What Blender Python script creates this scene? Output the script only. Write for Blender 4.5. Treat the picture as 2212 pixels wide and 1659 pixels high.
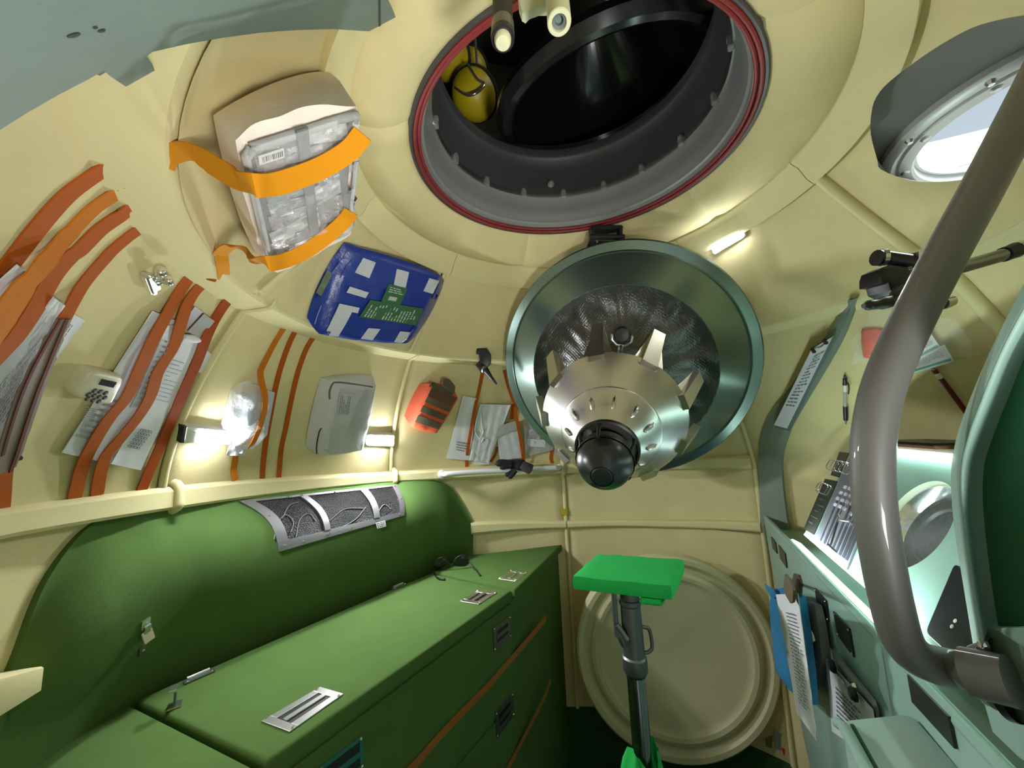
import bpy, bmesh, math, random
import numpy as np
from mathutils import Vector, Matrix
from mathutils.bvhtree import BVHTree
from mathutils import noise as mnoise

for o in list(bpy.data.objects):
    bpy.data.objects.remove(o)
random.seed(7)
SC = bpy.context.scene
COL = SC.collection
PI = math.pi

# ---------------------------------------------------------------- camera
PITCH, ROLL, FPX = math.radians(8), math.radians(-2.5), 804.0
CAM = np.array([-.193, -.872, 1.5])
FW = np.array([0, math.cos(PITCH), math.sin(PITCH)])
_u = np.array([0, -math.sin(PITCH), math.cos(PITCH)])
_x = np.array([1., 0, 0])
RT = math.cos(ROLL)*_x + math.sin(ROLL)*_u
UP = -math.sin(ROLL)*_x + math.cos(ROLL)*_u
cd = bpy.data.cameras.new('camera')
cam = bpy.data.objects.new('camera', cd)
COL.objects.link(cam)
cd.sensor_width = 36
cd.lens = 36*FPX/2212
cd.clip_start = .02
m = Matrix.Identity(4)
for i in range(3):
    m[i][0], m[i][1], m[i][2], m[i][3] = RT[i], UP[i], -FW[i], CAM[i]
cam.matrix_world = m
SC.camera = cam

# ---------------------------------------------------------------- light
w = bpy.data.worlds.new('hall')
SC.world = w
w.use_nodes = True
w.node_tree.nodes['Background'].inputs[0].default_value = (.72, .86, 1, 1)
w.node_tree.nodes['Background'].inputs[1].default_value = .75
SC.view_settings.view_transform = 'Standard'
SC.view_settings.look = 'None'
SC.view_settings.exposure = -0.1
SC.view_settings.gamma = 1
SC.view_settings.use_curve_mapping = False
LAMP_W = 560.0          # glow of each small wall lamp
STRIP_W = 8.0        # light strip in the instrument niche

def lamp(name, loc, direction, sx, sy, power, color=(1, 1, 1), shape='RECTANGLE'):
    l = bpy.data.lights.new(name, 'AREA')
    l.shape = shape
    l.size = sx
    if shape == 'RECTANGLE':
        l.size_y = sy
    l.energy = power
    l.color = color
    o = bpy.data.objects.new(name, l)
    COL.objects.link(o)
    o.location = loc
    o.rotation_euler = Vector(direction).to_track_quat('-Z', 'Y').to_euler()
    return o

# soft fill lights added near the camera, out of frame, with no fixture
lamp('rear_fill', (.30, -1.05, 1.62), (-.45, .75, .5), .25, .12, .25, (.98, 1, .92))
ul = lamp('upward_fill', (.12, -1.02, 1.12), (-.36, .68, .80), .2, .1, 3.0, (1, .98, .93))  # unseen fill added to brighten the ceiling and upper left
ul.data.spread = math.radians(78)

# ---------------------------------------------------------------- pixel rays
def ray(px, py):
    return (px-1106)/FPX*RT - (py-829.5)/FPX*UP + FW
def at_z(px, py, z):
    d = ray(px, py)
    return CAM + d*((z-CAM[2])/d[2])
def at_plane(px, py, p0, n):
    d = ray(px, py)
    n = np.array(n, float)
    return CAM + d*(((np.array(p0)-CAM) @ n)/(d @ n))
def at_depth(px, py, t):
    return CAM + ray(px, py)*t
def at_cyl(px, py, r):
    d = ray(px, py)
    q = CAM[:2]
    a, b, c = d[:2] @ d[:2], q @ d[:2], q @ q - r*r
    return CAM + d*((-b+math.sqrt(b*b-a*c))/a)
def unit(v):
    v = np.array(v, float)
    return v/np.linalg.norm(v)

# ---------------------------------------------------------------- cabin shape: inner radius by height
R_WALL, R_BAND, Z_STEP, R_STEP_OUT, R_STEP_IN, R_RIB, Z_RIB = 1.10, 1.06, 1.825, .81, .748, .575, 2.15
def r_dome(z):                      # wall zone between ledge and step
    t = max(0, (z-1.33)/(Z_STEP-1.33))
    return R_WALL-(R_WALL-R_STEP_OUT)*t**1.45
def r_shell(z):
    if z < Z_STEP:
        return r_dome(z)
    t = (z-Z_STEP)/(Z_RIB-Z_STEP)
    return R_STEP_IN+(R_RIB-R_STEP_IN)*t
def gap(p, off=0):
    return math.hypot(p[0], p[1]) - r_shell(p[2]) + off
def wall(px, py, off=0.0):
    """Where the line of sight through a pixel meets the wall (off metres in front of it)."""
    d = ray(px, py)
    t, s = .12, .01
    while t < 4 and gap(CAM+d*t, off) < 0:
        t += s
    a, b = t-s, t
    for _ in range(30):
        c = (a+b)/2
        if gap(CAM+d*c, off) < 0:
            a = c
        else:
            b = c
    return CAM + d*a
def wall_n(p):
    """Inward normal of the wall near p."""
    ph = math.atan2(p[1], p[0])
    z = p[2]
    h = .01
    if abs(z-Z_STEP) < h:
        z = Z_STEP-2*h
    s = (r_shell(z+h)-r_shell(z-h))/(2*h)
    n = np.array([-math.cos(ph), -math.sin(ph), s])
    return n/np.linalg.norm(n)
def surf_wall(px, py, off=0.0):
    p = wall(px, py, 0)
    n = wall_n(p)
    q = wall(px, py, off) if off else p
    return q, n
def surf_plane(p0, n):
    n = unit(n)
    def f(px, py, off=0.0):
        return at_plane(px, py, np.array(p0)+n*off, n), n
    return f
def surf_mesh(ob):
    dg = None
    vs = [ob.matrix_world @ v.co if False else v.co + Vector(WLOC[ob.name]) for v in ob.data.vertices]
    t = BVHTree.FromPolygons(vs, [list(p.vertices) for p in ob.data.polygons])
    def f(px, py, off=0.0):
        d = unit(ray(px, py))
        h, n, i, dist = t.ray_cast(Vector(CAM), Vector(d))
        if h is None:
            h, n, i, dist = t.find_nearest(Vector(at_depth(px, py, 1.3)))
        n = np.array(n)
        if n @ d > 0:
            n = -n
        h = np.array(h)
        k = min(4, 1/max(.25, abs(n @ d)))
        return h - d*off*k, n
    return f

# ---------------------------------------------------------------- materials
MATS = {}
def mat(name, col, rough=.6, metal=0, bump=0, bscale=60, var=0, vscale=6, emit=None, estr=0, alpha=None, trans=0, ior=1.45, spec=None, coat=0, kind='noise', sheen=0):
    if name in MATS:
        return MATS[name]
    mt = bpy.data.materials.new(name)
    mt.use_nodes = True
    nt = mt.node_tree
    b = nt.nodes['Principled BSDF']
    b.inputs['Base Color'].default_value = (*col, 1)
    b.inputs['Roughness'].default_value = rough
    b.inputs['Metallic'].default_value = metal
    if spec is not None:
        b.inputs['Specular IOR Level'].default_value = spec
    if coat:
        b.inputs['Coat Weight'].default_value = coat
    if sheen:
        b.inputs['Sheen Weight'].default_value = sheen
    if trans:
        b.inputs['Transmission Weight'].default_value = trans
        b.inputs['IOR'].default_value = ior
    if alpha is not None:
        b.inputs['Alpha'].default_value = alpha
    if emit is not None:
        b.inputs['Emission Color'].default_value = (*emit, 1)
        b.inputs['Emission Strength'].default_value = estr
    tc = None
    if bump or var:
        tc = nt.nodes.new('ShaderNodeTexCoord')
        geo = nt.nodes.new('ShaderNodeNewGeometry')
        src = geo.outputs['Position']
    if bump:
        if kind == 'noise':
            n = nt.nodes.new('ShaderNodeTexNoise')
            n.inputs['Scale'].default_value = bscale
            n.inputs['Detail'].default_value = 5
            n.inputs['Roughness'].default_value = .65
            out = n.outputs['Fac']
        elif kind == 'wave':
            n = nt.nodes.new('ShaderNodeTexWave')
            n.inputs['Scale'].default_value = bscale
            n.inputs['Distortion'].default_value = 1.5
            out = n.outputs['Fac']
        elif kind == 'quilt':
            n = nt.nodes.new('ShaderNodeTexVoronoi')
            n.inputs['Scale'].default_value = bscale
            out = n.outputs['Distance']
        nt.links.new(src, n.inputs['Vector'])
        bp = nt.nodes.new('ShaderNodeBump')
        bp.inputs['Strength'].default_value = bump
        bp.inputs['Distance'].default_value = .01
        nt.links.new(out, bp.inputs['Height'])
        nt.links.new(bp.outputs['Normal'], b.inputs['Normal'])
    if var:
        n2 = nt.nodes.new('ShaderNodeTexNoise')
        n2.inputs['Scale'].default_value = vscale
        n2.inputs['Detail'].default_value = 6
        n2.inputs['Roughness'].default_value = .6
        nt.links.new(src, n2.inputs['Vector'])
        rp = nt.nodes.new('ShaderNodeValToRGB')
        rp.color_ramp.elements[0].position = .3
        rp.color_ramp.elements[1].position = .7
        rp.color_ramp.elements[0].color = (*[c*(1-var) for c in col], 1)
        rp.color_ramp.elements[1].color = (*[min(1, c*(1+var)) for c in col], 1)
        nt.links.new(n2.outputs['Fac'], rp.inputs[0])
        nt.links.new(rp.outputs[0], b.inputs['Base Color'])
    MATS[name] = mt
    return mt

CREAM = mat('cream_foam_cloth', (.68, .59, .315), .85, bump=.09, bscale=90, var=.07, vscale=5, spec=.25)
CREAM2 = mat('cream_foam_edge', (.69, .62, .34), .85, bump=.08, bscale=90, spec=.25)
TEAL = mat('teal_paint', (.30, .47, .41), .42, bump=.05, bscale=40, var=.05, vscale=9)
TEALD = mat('teal_blotched_paint', (.24, .36, .32), .6, bump=.1, bscale=30, var=.12, vscale=14)
GREEN = mat('green_felt', (.086, .160, .044), .95, bump=.12, bscale=260, var=.06, vscale=12, spec=.1)
GREEND = mat('dark_green_cloth', (.018, .085, .038), .9, bump=.15, bscale=160)
ORANGE = mat('orange_webbing', (.55, .17, .012), .8, bump=.12, bscale=300, spec=.15)
RUST = mat('rust_webbing', (.42, .095, .010), .8, bump=.12, bscale=300, spec=.15)
STEEL = mat('brushed_steel', (.62, .61, .60), .3, 1, bump=.03, bscale=30)
STEELR = mat('galvanised_steel', (.42, .43, .43), .42, 1, bump=.06, bscale=60)
CHROME = mat('chrome', (.82, .82, .82), .16, .92)
DGREY = mat('dark_grey_anodised', (.11, .113, .116), .38, .6)
MGREY = mat('mid_grey_anodised', (.36, .365, .37), .4, .6)
BLACK = mat('black_plastic', (.012, .012, .013), .38)
BLACKM = mat('black_cloth', (.012, .012, .014), .9, bump=.3, bscale=200)
WHITE = mat('white_paper', (.72, .74, .76), .8)
INK = mat('grey_ink', (.16, .16, .18), .8)
WPLAST = mat('white_plastic', (.75, .76, .72), .4)
TUBE = mat('pale_grey_enamel', (.125, .122, .115), .5, coat=.3)
RED = mat('red_rubber', (.22, .02, .02), .45)
BROWN = mat('brown_webbing', (.11, .065, .035), .9, bump=.3, bscale=240)
OLIVE = mat('olive_webbing', (.10, .085, .045), .9, bump=.3, bscale=240)
FILM = mat('clear_film', (.95, .95, .97), .08, alpha=.22, spec=.8)
GLASS = mat('window_glass', (.95, .97, 1), .05, alpha=.06, spec=.35)

# ---------------------------------------------------------------- objects
WLOC = {}
def lab(o, label=None, cat=None, group=None, kind=None):
    if label: o['label'] = label
    if cat: o['category'] = cat
    if group: o['group'] = group
    if kind: o['kind'] = kind
    return o
def thing(name, label, cat, loc, group=None):
    o = bpy.data.objects.new(name, None)
    COL.objects.link(o)
    o.location = Vector(loc)
    o.empty_display_size = .05
    WLOC[o.name] = np.array(loc, float)
    return lab(o, label, cat, group)
def part(name, parent, loc, label=None):
    o = bpy.data.objects.new(name, None)
    COL.objects.link(o)
    o.parent = parent
    o.location = Vector(np.array(loc, float)-WLOC[parent.name])
    o.empty_display_size = .03
    WLOC[o.name] = np.array(loc, float)
    if label: o['label'] = label
    return o
def struct(name, loc=(0, 0, 0)):
    o = bpy.data.objects.new(name, None)
    COL.objects.link(o)
    o.location = Vector(loc)
    WLOC[o.name] = np.array(loc, float)
    o['kind'] = 'structure'
    return o
def obj(name, verts, faces, material, parent=None, smooth=True, mats=None, fmat=None):
    verts = np.array(verts, float)
    c = (verts.min(0)+verts.max(0))/2
    me = bpy.data.meshes.new(name)
    me.from_pydata([tuple(v-c) for v in verts], [], [tuple(int(i) for i in f) for f in faces])
    me.materials.append(material)
    if smooth:
        me.polygons.foreach_set('use_smooth', [True]*len(me.polygons))
    me.update()
    o = bpy.data.objects.new(name, me)
    COL.objects.link(o)
    WLOC[o.name] = c
    if parent is not None:
        o.parent = parent
        o.location = Vector(c-WLOC[parent.name])
    else:
        o.location = Vector(c)
    return o
def obj_bm(name, bm, material, parent=None, smooth=False):
    bmesh.ops.recalc_face_normals(bm, faces=bm.faces[:])
    bm.verts.index_update()
    v = [np.array(x.co) for x in bm.verts]
    f = [[q.index for q in x.verts] for x in bm.faces]
    bm.free()
    o = obj(name, v, f, material, parent, smooth)
    if smooth:
        sharp(o)
    return o
def sharp(o, ang=35):
    bm = bmesh.new()
    bm.from_mesh(o.data)
    for e in bm.edges:
        e.smooth = not (len(e.link_faces) == 2 and e.calc_face_angle(0) > math.radians(ang))
    bm.to_mesh(o.data)
    bm.free()

class MB:
    """Collects simple solids into one mesh."""
    def __init__(s):
        s.v, s.f = [], []
    def add(s, v, f):
        k = len(s.v)
        s.v += [np.array(x, float) for x in v]
        s.f += [[i+k for i in q] for q in f]
        return s
    def box(s, c, ax, size, bev=0):
        v, f = box_vf(c, ax, size, bev)
        return s.add(v, f)
    def tube(s, pts, r, seg=10, cap=True):
        return s.add(*tube_vf(pts, r, seg, cap))
    def build(s, name, m, parent=None, smooth=False):
        o = obj(name, s.v, s.f, m, parent, smooth)
        if smooth:
            sharp(o)
        return o
def frame(n, up=(0, 0, 1)):
    n = unit(n)
    up = np.array(up, float)
    x = np.cross(up, n)
    if np.linalg.norm(x) < 1e-4:
        x = np.cross((0, 1, 0), n)
    x = unit(x)
    return x, np.cross(n, x), n
def box_vf(c, ax, size, bev=0):
    bm = bmesh.new()
    bmesh.ops.create_cube(bm, size=1)
    for v in bm.verts:
        v.co = Vector((v.co.x*size[0], v.co.y*size[1], v.co.z*size[2]))
    if bev:
        bmesh.ops.bevel(bm, geom=bm.edges[:], offset=bev, segments=2, affect='EDGES')
    X, Y, Z = [np.array(a, float) for a in ax]
    bm.verts.index_update()
    v = [np.array(c)+X*q.co.x+Y*q.co.y+Z*q.co.z for q in bm.verts]
    f = [[q.index for q in x.verts] for x in bm.faces]
    bm.free()
    return v, f
def smooth_path(pts, n=8):
    P = [np.array(p, float) for p in pts]
    if len(P) < 3:
        return P
    Q = [2*P[0]-P[1]]+P+[2*P[-1]-P[-2]]
    out = []
    for i in range(1, len(Q)-2):
        a, b, c, d = Q[i-1:i+3]
        for k in range(n):
            t = k/n
            out.append(.5*((2*b)+(-a+c)*t+(2*a-5*b+4*c-d)*t*t+(-a+3*b-3*c+d)*t**3))
    out.append(P[-1])
    return out
def tube_vf(pts, r, seg=10, cap=True):
    P = [np.array(p, float) for p in pts]
    R = r if hasattr(r, '__len__') else [r]*len(P)
    v, f = [], []
    T0 = unit(P[1]-P[0])
    X, Y, _ = frame(T0, (0, 0, 1) if abs(T0[2]) < .9 else (0, 1, 0))
    for i, p in enumerate(P):
        T = unit(P[min(i+1, len(P)-1)]-P[max(i-1, 0)])
        X = unit(X-T*(X @ T))
        Y = np.cross(T, X)
        for k in range(seg):
            a = 2*PI*k/seg
            v.append(p+(X*math.cos(a)+Y*math.sin(a))*R[i])
    for i in range(len(P)-1):
        for k in range(seg):
            k2 = (k+1) % seg
            f.append([i*seg+k, i*seg+k2, (i+1)*seg+k2, (i+1)*seg+k])
    if cap:
        f.append(list(range(seg))[::-1])
        f.append(list(range((len(P)-1)*seg, len(P)*seg)))
    return v, f
def tube(name, pts, r, m, parent=None, seg=12, cap=True):
    v, f = tube_vf(pts, r, seg, cap)
    o = obj(name, v, f, m, parent, True)
    sharp(o, 60)
    return o
def lathe(name, prof, c, axes, m, parent=None, seg=64, a0=0, a1=2*PI, close=False):
    """prof: list of (radius, height). axes: (X, Y, Z)."""
    X, Y, Z = [np.array(a, float) for a in axes]
    c = np.array(c, float)
    full = abs(a1-a0-2*PI) < 1e-6
    n = seg if full else seg+1
    v, f = [], []
    for r, h in prof:
        for k in range(n):
            a = a0+(a1-a0)*k/seg
            v.append(c+(X*math.cos(a)+Y*math.sin(a))*r+Z*h)
    pl = len(prof)
    rng = range(pl) if close else range(pl-1)
    for i in rng:
        j = (i+1) % pl
        for k in range(seg):
            k2 = (k+1) % n if full else k+1
            f.append([i*n+k, i*n+k2, j*n+k2, j*n+k])
    o = obj(name, v, f, m, parent, True)
    sharp(o, 30)
    return o
def grid_obj(name, G, m, parent=None, smooth=True, back=None):
    """G[i][j] grid of points; with back (a second grid) it becomes a closed sheet."""
    nu, nv = len(G), len(G[0])
    v = [p for row in G for p in row]
    f = [[i*nv+j, (i+1)*nv+j, (i+1)*nv+j+1, i*nv+j+1] for i in range(nu-1) for j in range(nv-1)]
    if back is not None:
        k = len(v)
        v += [p for row in back for p in row]
        f += [[k+q for q in x[::-1]] for x in list(f)]
        for i in range(nu-1):
            for j in (0, nv-1):
                a, b = i*nv+j, (i+1)*nv+j
                f.append([a, k+a, k+b, b] if j else [b, k+b, k+a, a])
        for j in range(nv-1):
            for i in (0, nu-1):
                a, b = i*nv+j, i*nv+j+1
                f.append([b, k+b, k+a, a] if i else [a, k+a, k+b, b])
    o = obj(name, v, f, m, parent, smooth)
    if smooth and back is not None:
        sharp(o, 50)
    return o
def bil(P, u, v):
    a, b, c, d = [np.array(p, float) for p in P]        # TL TR BR BL
    return (a*(1-u)+b*u)*(1-v)+(d*(1-u)+c*u)*v
def sheet(name, surf, pix, m, parent=None, off=.003, thick=.0015, nu=8, nv=8, wav=0, seed=0, smooth=True):
    """A thin solid sheet lying on a surface; pix = its four corners TL TR BR BL."""
    G, B = [], []
    for i in range(nu+1):
        g, b = [], []
        for j in range(nv+1):
            x, y = bil(pix, i/nu, j/nv)
            h = off
            if wav:
                h += wav*(.5+.5*math.sin(seed+i*1.7+j*.9)*math.cos(seed*2+j*1.3-i*.6))
            p, n = surf(x, y, h)
            g.append(p)
            b.append(p-n*thick)
        G.append(g)
        B.append(b)
    return grid_obj(name, G, m, parent, smooth, B)
def poly_plate(name, pts, n, thick, m, parent=None, bev=0, smooth=False, seg=2):
    """Prism: a polygon of world points pushed back by thick along -n."""
    n = unit(n)
    bm = bmesh.new()
    a = [bm.verts.new(Vector(p)) for p in pts]
    b = [bm.verts.new(Vector(np.array(p)-n*thick)) for p in pts]
    bm.faces.new(a)
    bm.faces.new(b[::-1])
    k = len(pts)
    for i in range(k):
        bm.faces.new([a[i], b[i], b[(i+1) % k], a[(i+1) % k]])
    if bev:
        bmesh.ops.recalc_face_normals(bm, faces=bm.faces[:])
        fe = [e for e in bm.edges if e.verts[0] in a and e.verts[1] in a]
        bmesh.ops.bevel(bm, geom=fe, offset=bev, segments=seg, affect='EDGES', profile=.5)
    return obj_bm(name, bm, m, parent, smooth)
def round_poly(pts, r, k=4):
    out = []
    n = len(pts)
    P = [np.array(p, float) for p in pts]
    for i in range(n):
        a, b, c = P[i-1], P[i], P[(i+1) % n]
        u1, u2 = unit(a-b), unit(c-b)
        rr = min(r, .45*np.linalg.norm(a-b), .45*np.linalg.norm(c-b))
        s, e = b+u1*rr, b+u2*rr
        for q in range(k+1):
            t = q/k
            out.append(s*(1-t)**2+b*2*t*(1-t)+e*t*t)
    return out
def pillow(name, F, n, thick, m, parent=None, bulge=.01, edge=.2, nu=14, nv=14, wrinkle=0, seed=0, back_scale=1.0, corner=.35, back=None):
    """A soft padded block. F = front corners TL TR BR BL (world), n = outward normal."""
    n = unit(n)
    F = [np.array(p, float) for p in F]
    cen = sum(F)/4
    G, B = [], []
    for i in range(nu+1):
        g, b = [], []
        for j in range(nv+1):
            a, c = 2*i/nu-1, 2*j/nv-1
            # squircle mapping rounds the corners
            q = 1-corner*.30*(a*a*c*c)
            p = bil(F, (a*q+1)/2, (c*q+1)/2)
            e = max(abs(a), abs(c))
            roll = edge*max(0, (e-(1-edge))/edge)**2
            h = bulge*(1-a*a)*(1-c*c)-thick*roll*.9
            if wrinkle:
                h += wrinkle*mnoise.noise(Vector(p*28)+Vector((seed, seed, 0)))
            g.append(p+n*h)
            pb = bil(F, (a*q+1)/2, (c*q+1)/2)
            pb = cen+(pb-cen)*back_scale
            b.append(pb-n*thick if back is None else bil(back, (a*q+1)/2, (c*q+1)/2))
        G.append(g)
        B.append(b)
    # side wall gets one bulged mid ring
    nu1, nv1 = nu+1, nv+1
    v = [p for row in G for p in row]
    f = [[i*nv1+j, (i+1)*nv1+j, (i+1)*nv1+j+1, i*nv1+j+1] for i in range(nu) for j in range(nv)]
    rim = [(i, 0) for i in range(nu)]+[(nu, j) for j in range(nv)]+[(i, nv) for i in range(nu, 0, -1)]+[(0, j) for j in range(nv, 0, -1)]
    rings = [[i*nv1+j for i, j in rim]]
    for t, s in ((.25, 1.012), (.6, 1.018), (1, 1.0)):
        k = len(v)
        for i, j in rim:
            p = G[i][j]*(1-t)+B[i][j]*t
            ctr = cen-n*thick*t if back is None else cen*(1-t)+sum([np.array(q) for q in back])/4*t
            dv = p-ctr
            dv = dv-n*(dv @ n)
            p = p+dv*(s-1)
            if wrinkle and t < 1:
                p = p+unit(dv)*wrinkle*.8*mnoise.noise(Vector(p*24))
            v.append(p)
        rings.append(list(range(k, k+len(rim))))
    L = len(rim)
    for a, b in zip(rings, rings[1:]):
        for q in range(L):
            f.append([a[q], b[q], b[(q+1) % L], a[(q+1) % L]])
    f.append(rings[-1][::-1])
    bm = bmesh.new()
    bv = [bm.verts.new(Vector(p)) for p in v]
    for q in f:
        try:
            bm.faces.new([bv[i] for i in q])
        except ValueError:
            pass
    return obj_bm(name, bm, m, parent, True)
def ribbon(name, pts, width, m, parent=None, thick=.002, nrm=None, wvec=None, n=6):
    """Webbing: pts are world points, nrm(p) gives the surface normal."""
    P = smooth_path(pts, n)
    nf = nrm or wall_n
    G = [[], [], [], []]
    v, f = [], []
    for i, p in enumerate(P):
        T = unit(P[min(i+1, len(P)-1)]-P[max(i-1, 0)])
        N = np.array(nf(p), float)
        W = unit(np.cross(N, T)) if wvec is None else unit(np.array(wvec)-T*(np.array(wvec) @ T))
        N = unit(np.cross(T, W))
        wd = width[min(len(width)-1, int(i*len(width)/len(P)))] if hasattr(width, '__len__') else width
        for a, b in ((-1, 0), (1, 0), (1, 1), (-1, 1)):
            v.append(p+W*a*wd/2-N*thick*b*(1 if N @ np.array(nf(p)) > 0 else -1))
    k = len(P)
    for i in range(k-1):
        for q in range(4):
            f.append([i*4+q, i*4+(q+1) % 4, (i+1)*4+(q+1) % 4, (i+1)*4+q])
    f += [[3, 2, 1, 0], [(k-1)*4+q for q in range(4)]]
    bm = bmesh.new()
    bv = [bm.verts.new(Vector(p)) for p in v]
    for q in f:
        bm.faces.new([bv[i] for i in q])
    return obj_bm(name, bm, m, parent, True)
def strap(name, pix, width, m, label, group=None, parent=None, surf=None, off=.004, cat='strap'):
    """pix: (x, y[, off]) along the strap."""
    pts = []
    for q in pix:
        o = q[2] if len(q) > 2 else off
        pts.append((surf or surf_wall)(q[0], q[1], o)[0])
    r = ribbon(name, pts, width, m, parent, nrm=(lambda p: wall_n(p)) if surf is None else (lambda p: surf(*proj(p), 0)[1]))
    if parent is None:
        lab(r, label, cat, group)
    return r
def proj(p):
    d = np.array(p)-CAM
    k = d @ FW
    return 1106+FPX*(d @ RT)/k, 829.5-FPX*(d @ UP)/k
def printed(name, surf, pix, rows, m, parent, off, seed=1, fill=.9, hgt=.45, word=.1, th=.0004, u0=.06, u1=.94, v0=.06, v1=.94, vertical=False):
    """Rows of small printed words as one thin mesh (flat print on a sheet)."""
    rnd = random.Random(seed)
    b = MB()
    for r in range(rows):
        u = u0
        end = u0+(u1-u0)*(fill if rnd.random() < .75 else rnd.uniform(.3, .8))
        while u < end:
            wd = word*rnd.uniform(.4, 1.4)
            va = v0+(v1-v0)*(r+.5-hgt/2)/rows
            vb = v0+(v1-v0)*(r+.5+hgt/2)/rows
            ua, ub = u, min(u+wd, u1)
            q = [(ua, va), (ub, va), (ub, vb), (ua, vb)]
            if vertical:
                q = [(y, 1-x) for x, y in q]
            P = [surf(*bil(pix, *x), off)[0] for x in q]
            b.add(P, [[0, 1, 2, 3]])
            u += wd+word*.25
    o = b.build(name, m, parent)
    o['kind'] = 'stuff'
    return o
def dot(b, p, n, r, h, seg=8):
    X, Y, Z = frame(n)
    p = np.array(p)
    v = [p+(X*math.cos(2*PI*k/seg)+Y*math.sin(2*PI*k/seg))*r for k in range(seg)]
    v += [p+(X*math.cos(2*PI*k/seg)+Y*math.sin(2*PI*k/seg))*r*.55+Z*h for k in range(seg)]
    f = [[k, (k+1) % seg, seg+(k+1) % seg, seg+k] for k in range(seg)]+[list(range(seg, 2*seg))]
    b.add(v, f)
def rivet(name, p, n, r, h, m, parent):
    b = MB()
    dot(b, p, n, r, h)
    return b.build(name, m, parent, True)
# ================================================================ the cabin shell
def lerp_tab(tab, x):
    tab = sorted(tab)
    if x <= tab[0][0]: return tab[0][1]
    if x >= tab[-1][0]: return tab[-1][1]
    for (a, b), (c, d) in zip(tab, tab[1:]):
        if a <= x <= c:
            return b+(d-b)*(x-a)/(c-a)
def ring_table(pix, r):
    t = []
    for q in pix:
        p = at_cyl(q[0], q[1], r)
        a = math.atan2(p[1], p[0])
        if a < -PI/2: a += 2*PI
        t.append((a, p[2]))
    return t
LB = ring_table([(0, 1166), (376, 1101), (506, 1081), (840, 1043), (980, 1035), (1201, 1024), (1629, 1014)], R_BAND)
LT = ring_table([(0, 1107), (360, 1058), (506, 1043), (840, 1024), (957, 1017), (1201, 1006), (1629, 988)], R_BAND)
MT_ = ring_table([(1015, 1133), (1220, 1130), (1437, 1128), (1647, 1133)], R_BAND+.015)
MB_ = ring_table([(1015, 1155), (1220, 1142), (1437, 1140), (1647, 1151)], R_BAND+.015)
def seam(p_low, p_high, r_low=R_WALL, r_high=None):
    a = at_cyl(*p_low, r_low) if r_low else wall(*p_low)
    b = wall(*p_high)
    f = lambda p: (math.atan2(p[1], p[0])) % (2*PI)
    return f(a), f(b)
# meridian seams of the wall zone (azimuth at the ledge, azimuth at the step)
S_A1 = seam((356, 1050), (520, 675))
S_A2 = seam((846, 1015), (886, 775))
fa = lambda p: math.atan2(p[1], p[0])
aS3 = fa(at_cyl(1216, 1015, R_WALL))
aS4 = fa(at_cyl(1628, 990, R_WALL))
aRib = fa(wall(2145, 773)), fa(wall(2070, 600))
A_RIGHT, A_LEFT, A_UP = math.radians(-78), math.radians(264), math.radians(266)
cutsU = None
cuts = [(A_RIGHT, A_RIGHT), (aRib[0], aRib[1]), (aS4, aS4+.02), (aS3, aS3), S_A2, S_A1, (A_LEFT, A_LEFT)]

def panel(name, a0, a1, zs, rf, m, parent, nu=None, g=.0028, roll=.012):
    """One cloth-covered panel; a0/a1 = (azimuth low, azimuth high). Its edges roll back into the joint."""
    nu = nu or max(8, int(abs(a1[0]-a0[0])/.045))
    ts = [i/nu for i in range(nu+1)]
    ts = [0, 0]+ts[1:-1]+[1, 1]
    nz = len(zs)
    G = []
    for q, t in enumerate(ts):
        row = []
        for k, z in enumerate(zs):
            s = k/(nz-1)
            lo, hi = a0[0]+(a0[1]-a0[0])*s, a1[0]+(a1[1]-a1[0])*s
            rr = rf(z)
            dg = g/rr
            lo, hi = lo+dg, hi-dg
            a = lo+(hi-lo)*t
            if q == 1: a = lo+.006/rr
            if q == len(ts)-2: a = hi-.006/rr
            if q in (0, len(ts)-1):
                rr += roll
            row.append(np.array([math.cos(a)*rr, math.sin(a)*rr, z]))
        G.append(row)
    return grid_obj(name, G, m, parent)

# backing shell behind the panels (seen only in the joints)
wl = struct('wall_left')
wb = struct('wall_back')
wr = struct('wall_right')
parents = [wr, wr, wb, wl, wl, wl]
def zlist(a, b, n): return [a+(b-a)*i/n for i in range(n+1)]
zA = zlist(1.30, Z_STEP+.006, 12)
for i in range(6):
    # foam panels above the ledge, between the ledge and the skirting, and under it
    panel('panel', cuts[i], cuts[i+1] if i < 5 else (A_UP, A_UP), zA, r_dome, CREAM, parents[i])
for i in range(6):
    a0, a1 = (cuts[i][0],)*2, (cuts[i+1][0],)*2
    panel('panel', a0, a1, zlist(1.05, 1.34, 6), lambda z: R_WALL, CREAM, parents[i])
    panel('panel', a0, a1, zlist(.2, 1.06, 8), lambda z: R_WALL, CREAM, parents[i])
# raised seam cords along the joints
def cord(name, a, z0, z1, rf, parent, r=.007, off=.002):
    pts = []
    for k in range(13):
        s = k/12
        z = z0+(z1-z0)*s
        an = a[0]+(a[1]-a[0])*s
        rr = rf(z)-off
        pts.append((math.cos(an)*rr, math.sin(an)*rr, z))
    return tube(name, pts, r, CREAM2, parent, 8)
for i in (1, 2, 3, 4, 5):
    cord('seam_cord', cuts[i], 1.32, Z_STEP, r_dome, parents[i], .009 if i != 1 else .016)
    if i != 1:
        cord('seam_cord', (cuts[i][0],)*2, .21, 1.32, lambda z: R_WALL, parents[i], .010)
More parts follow.
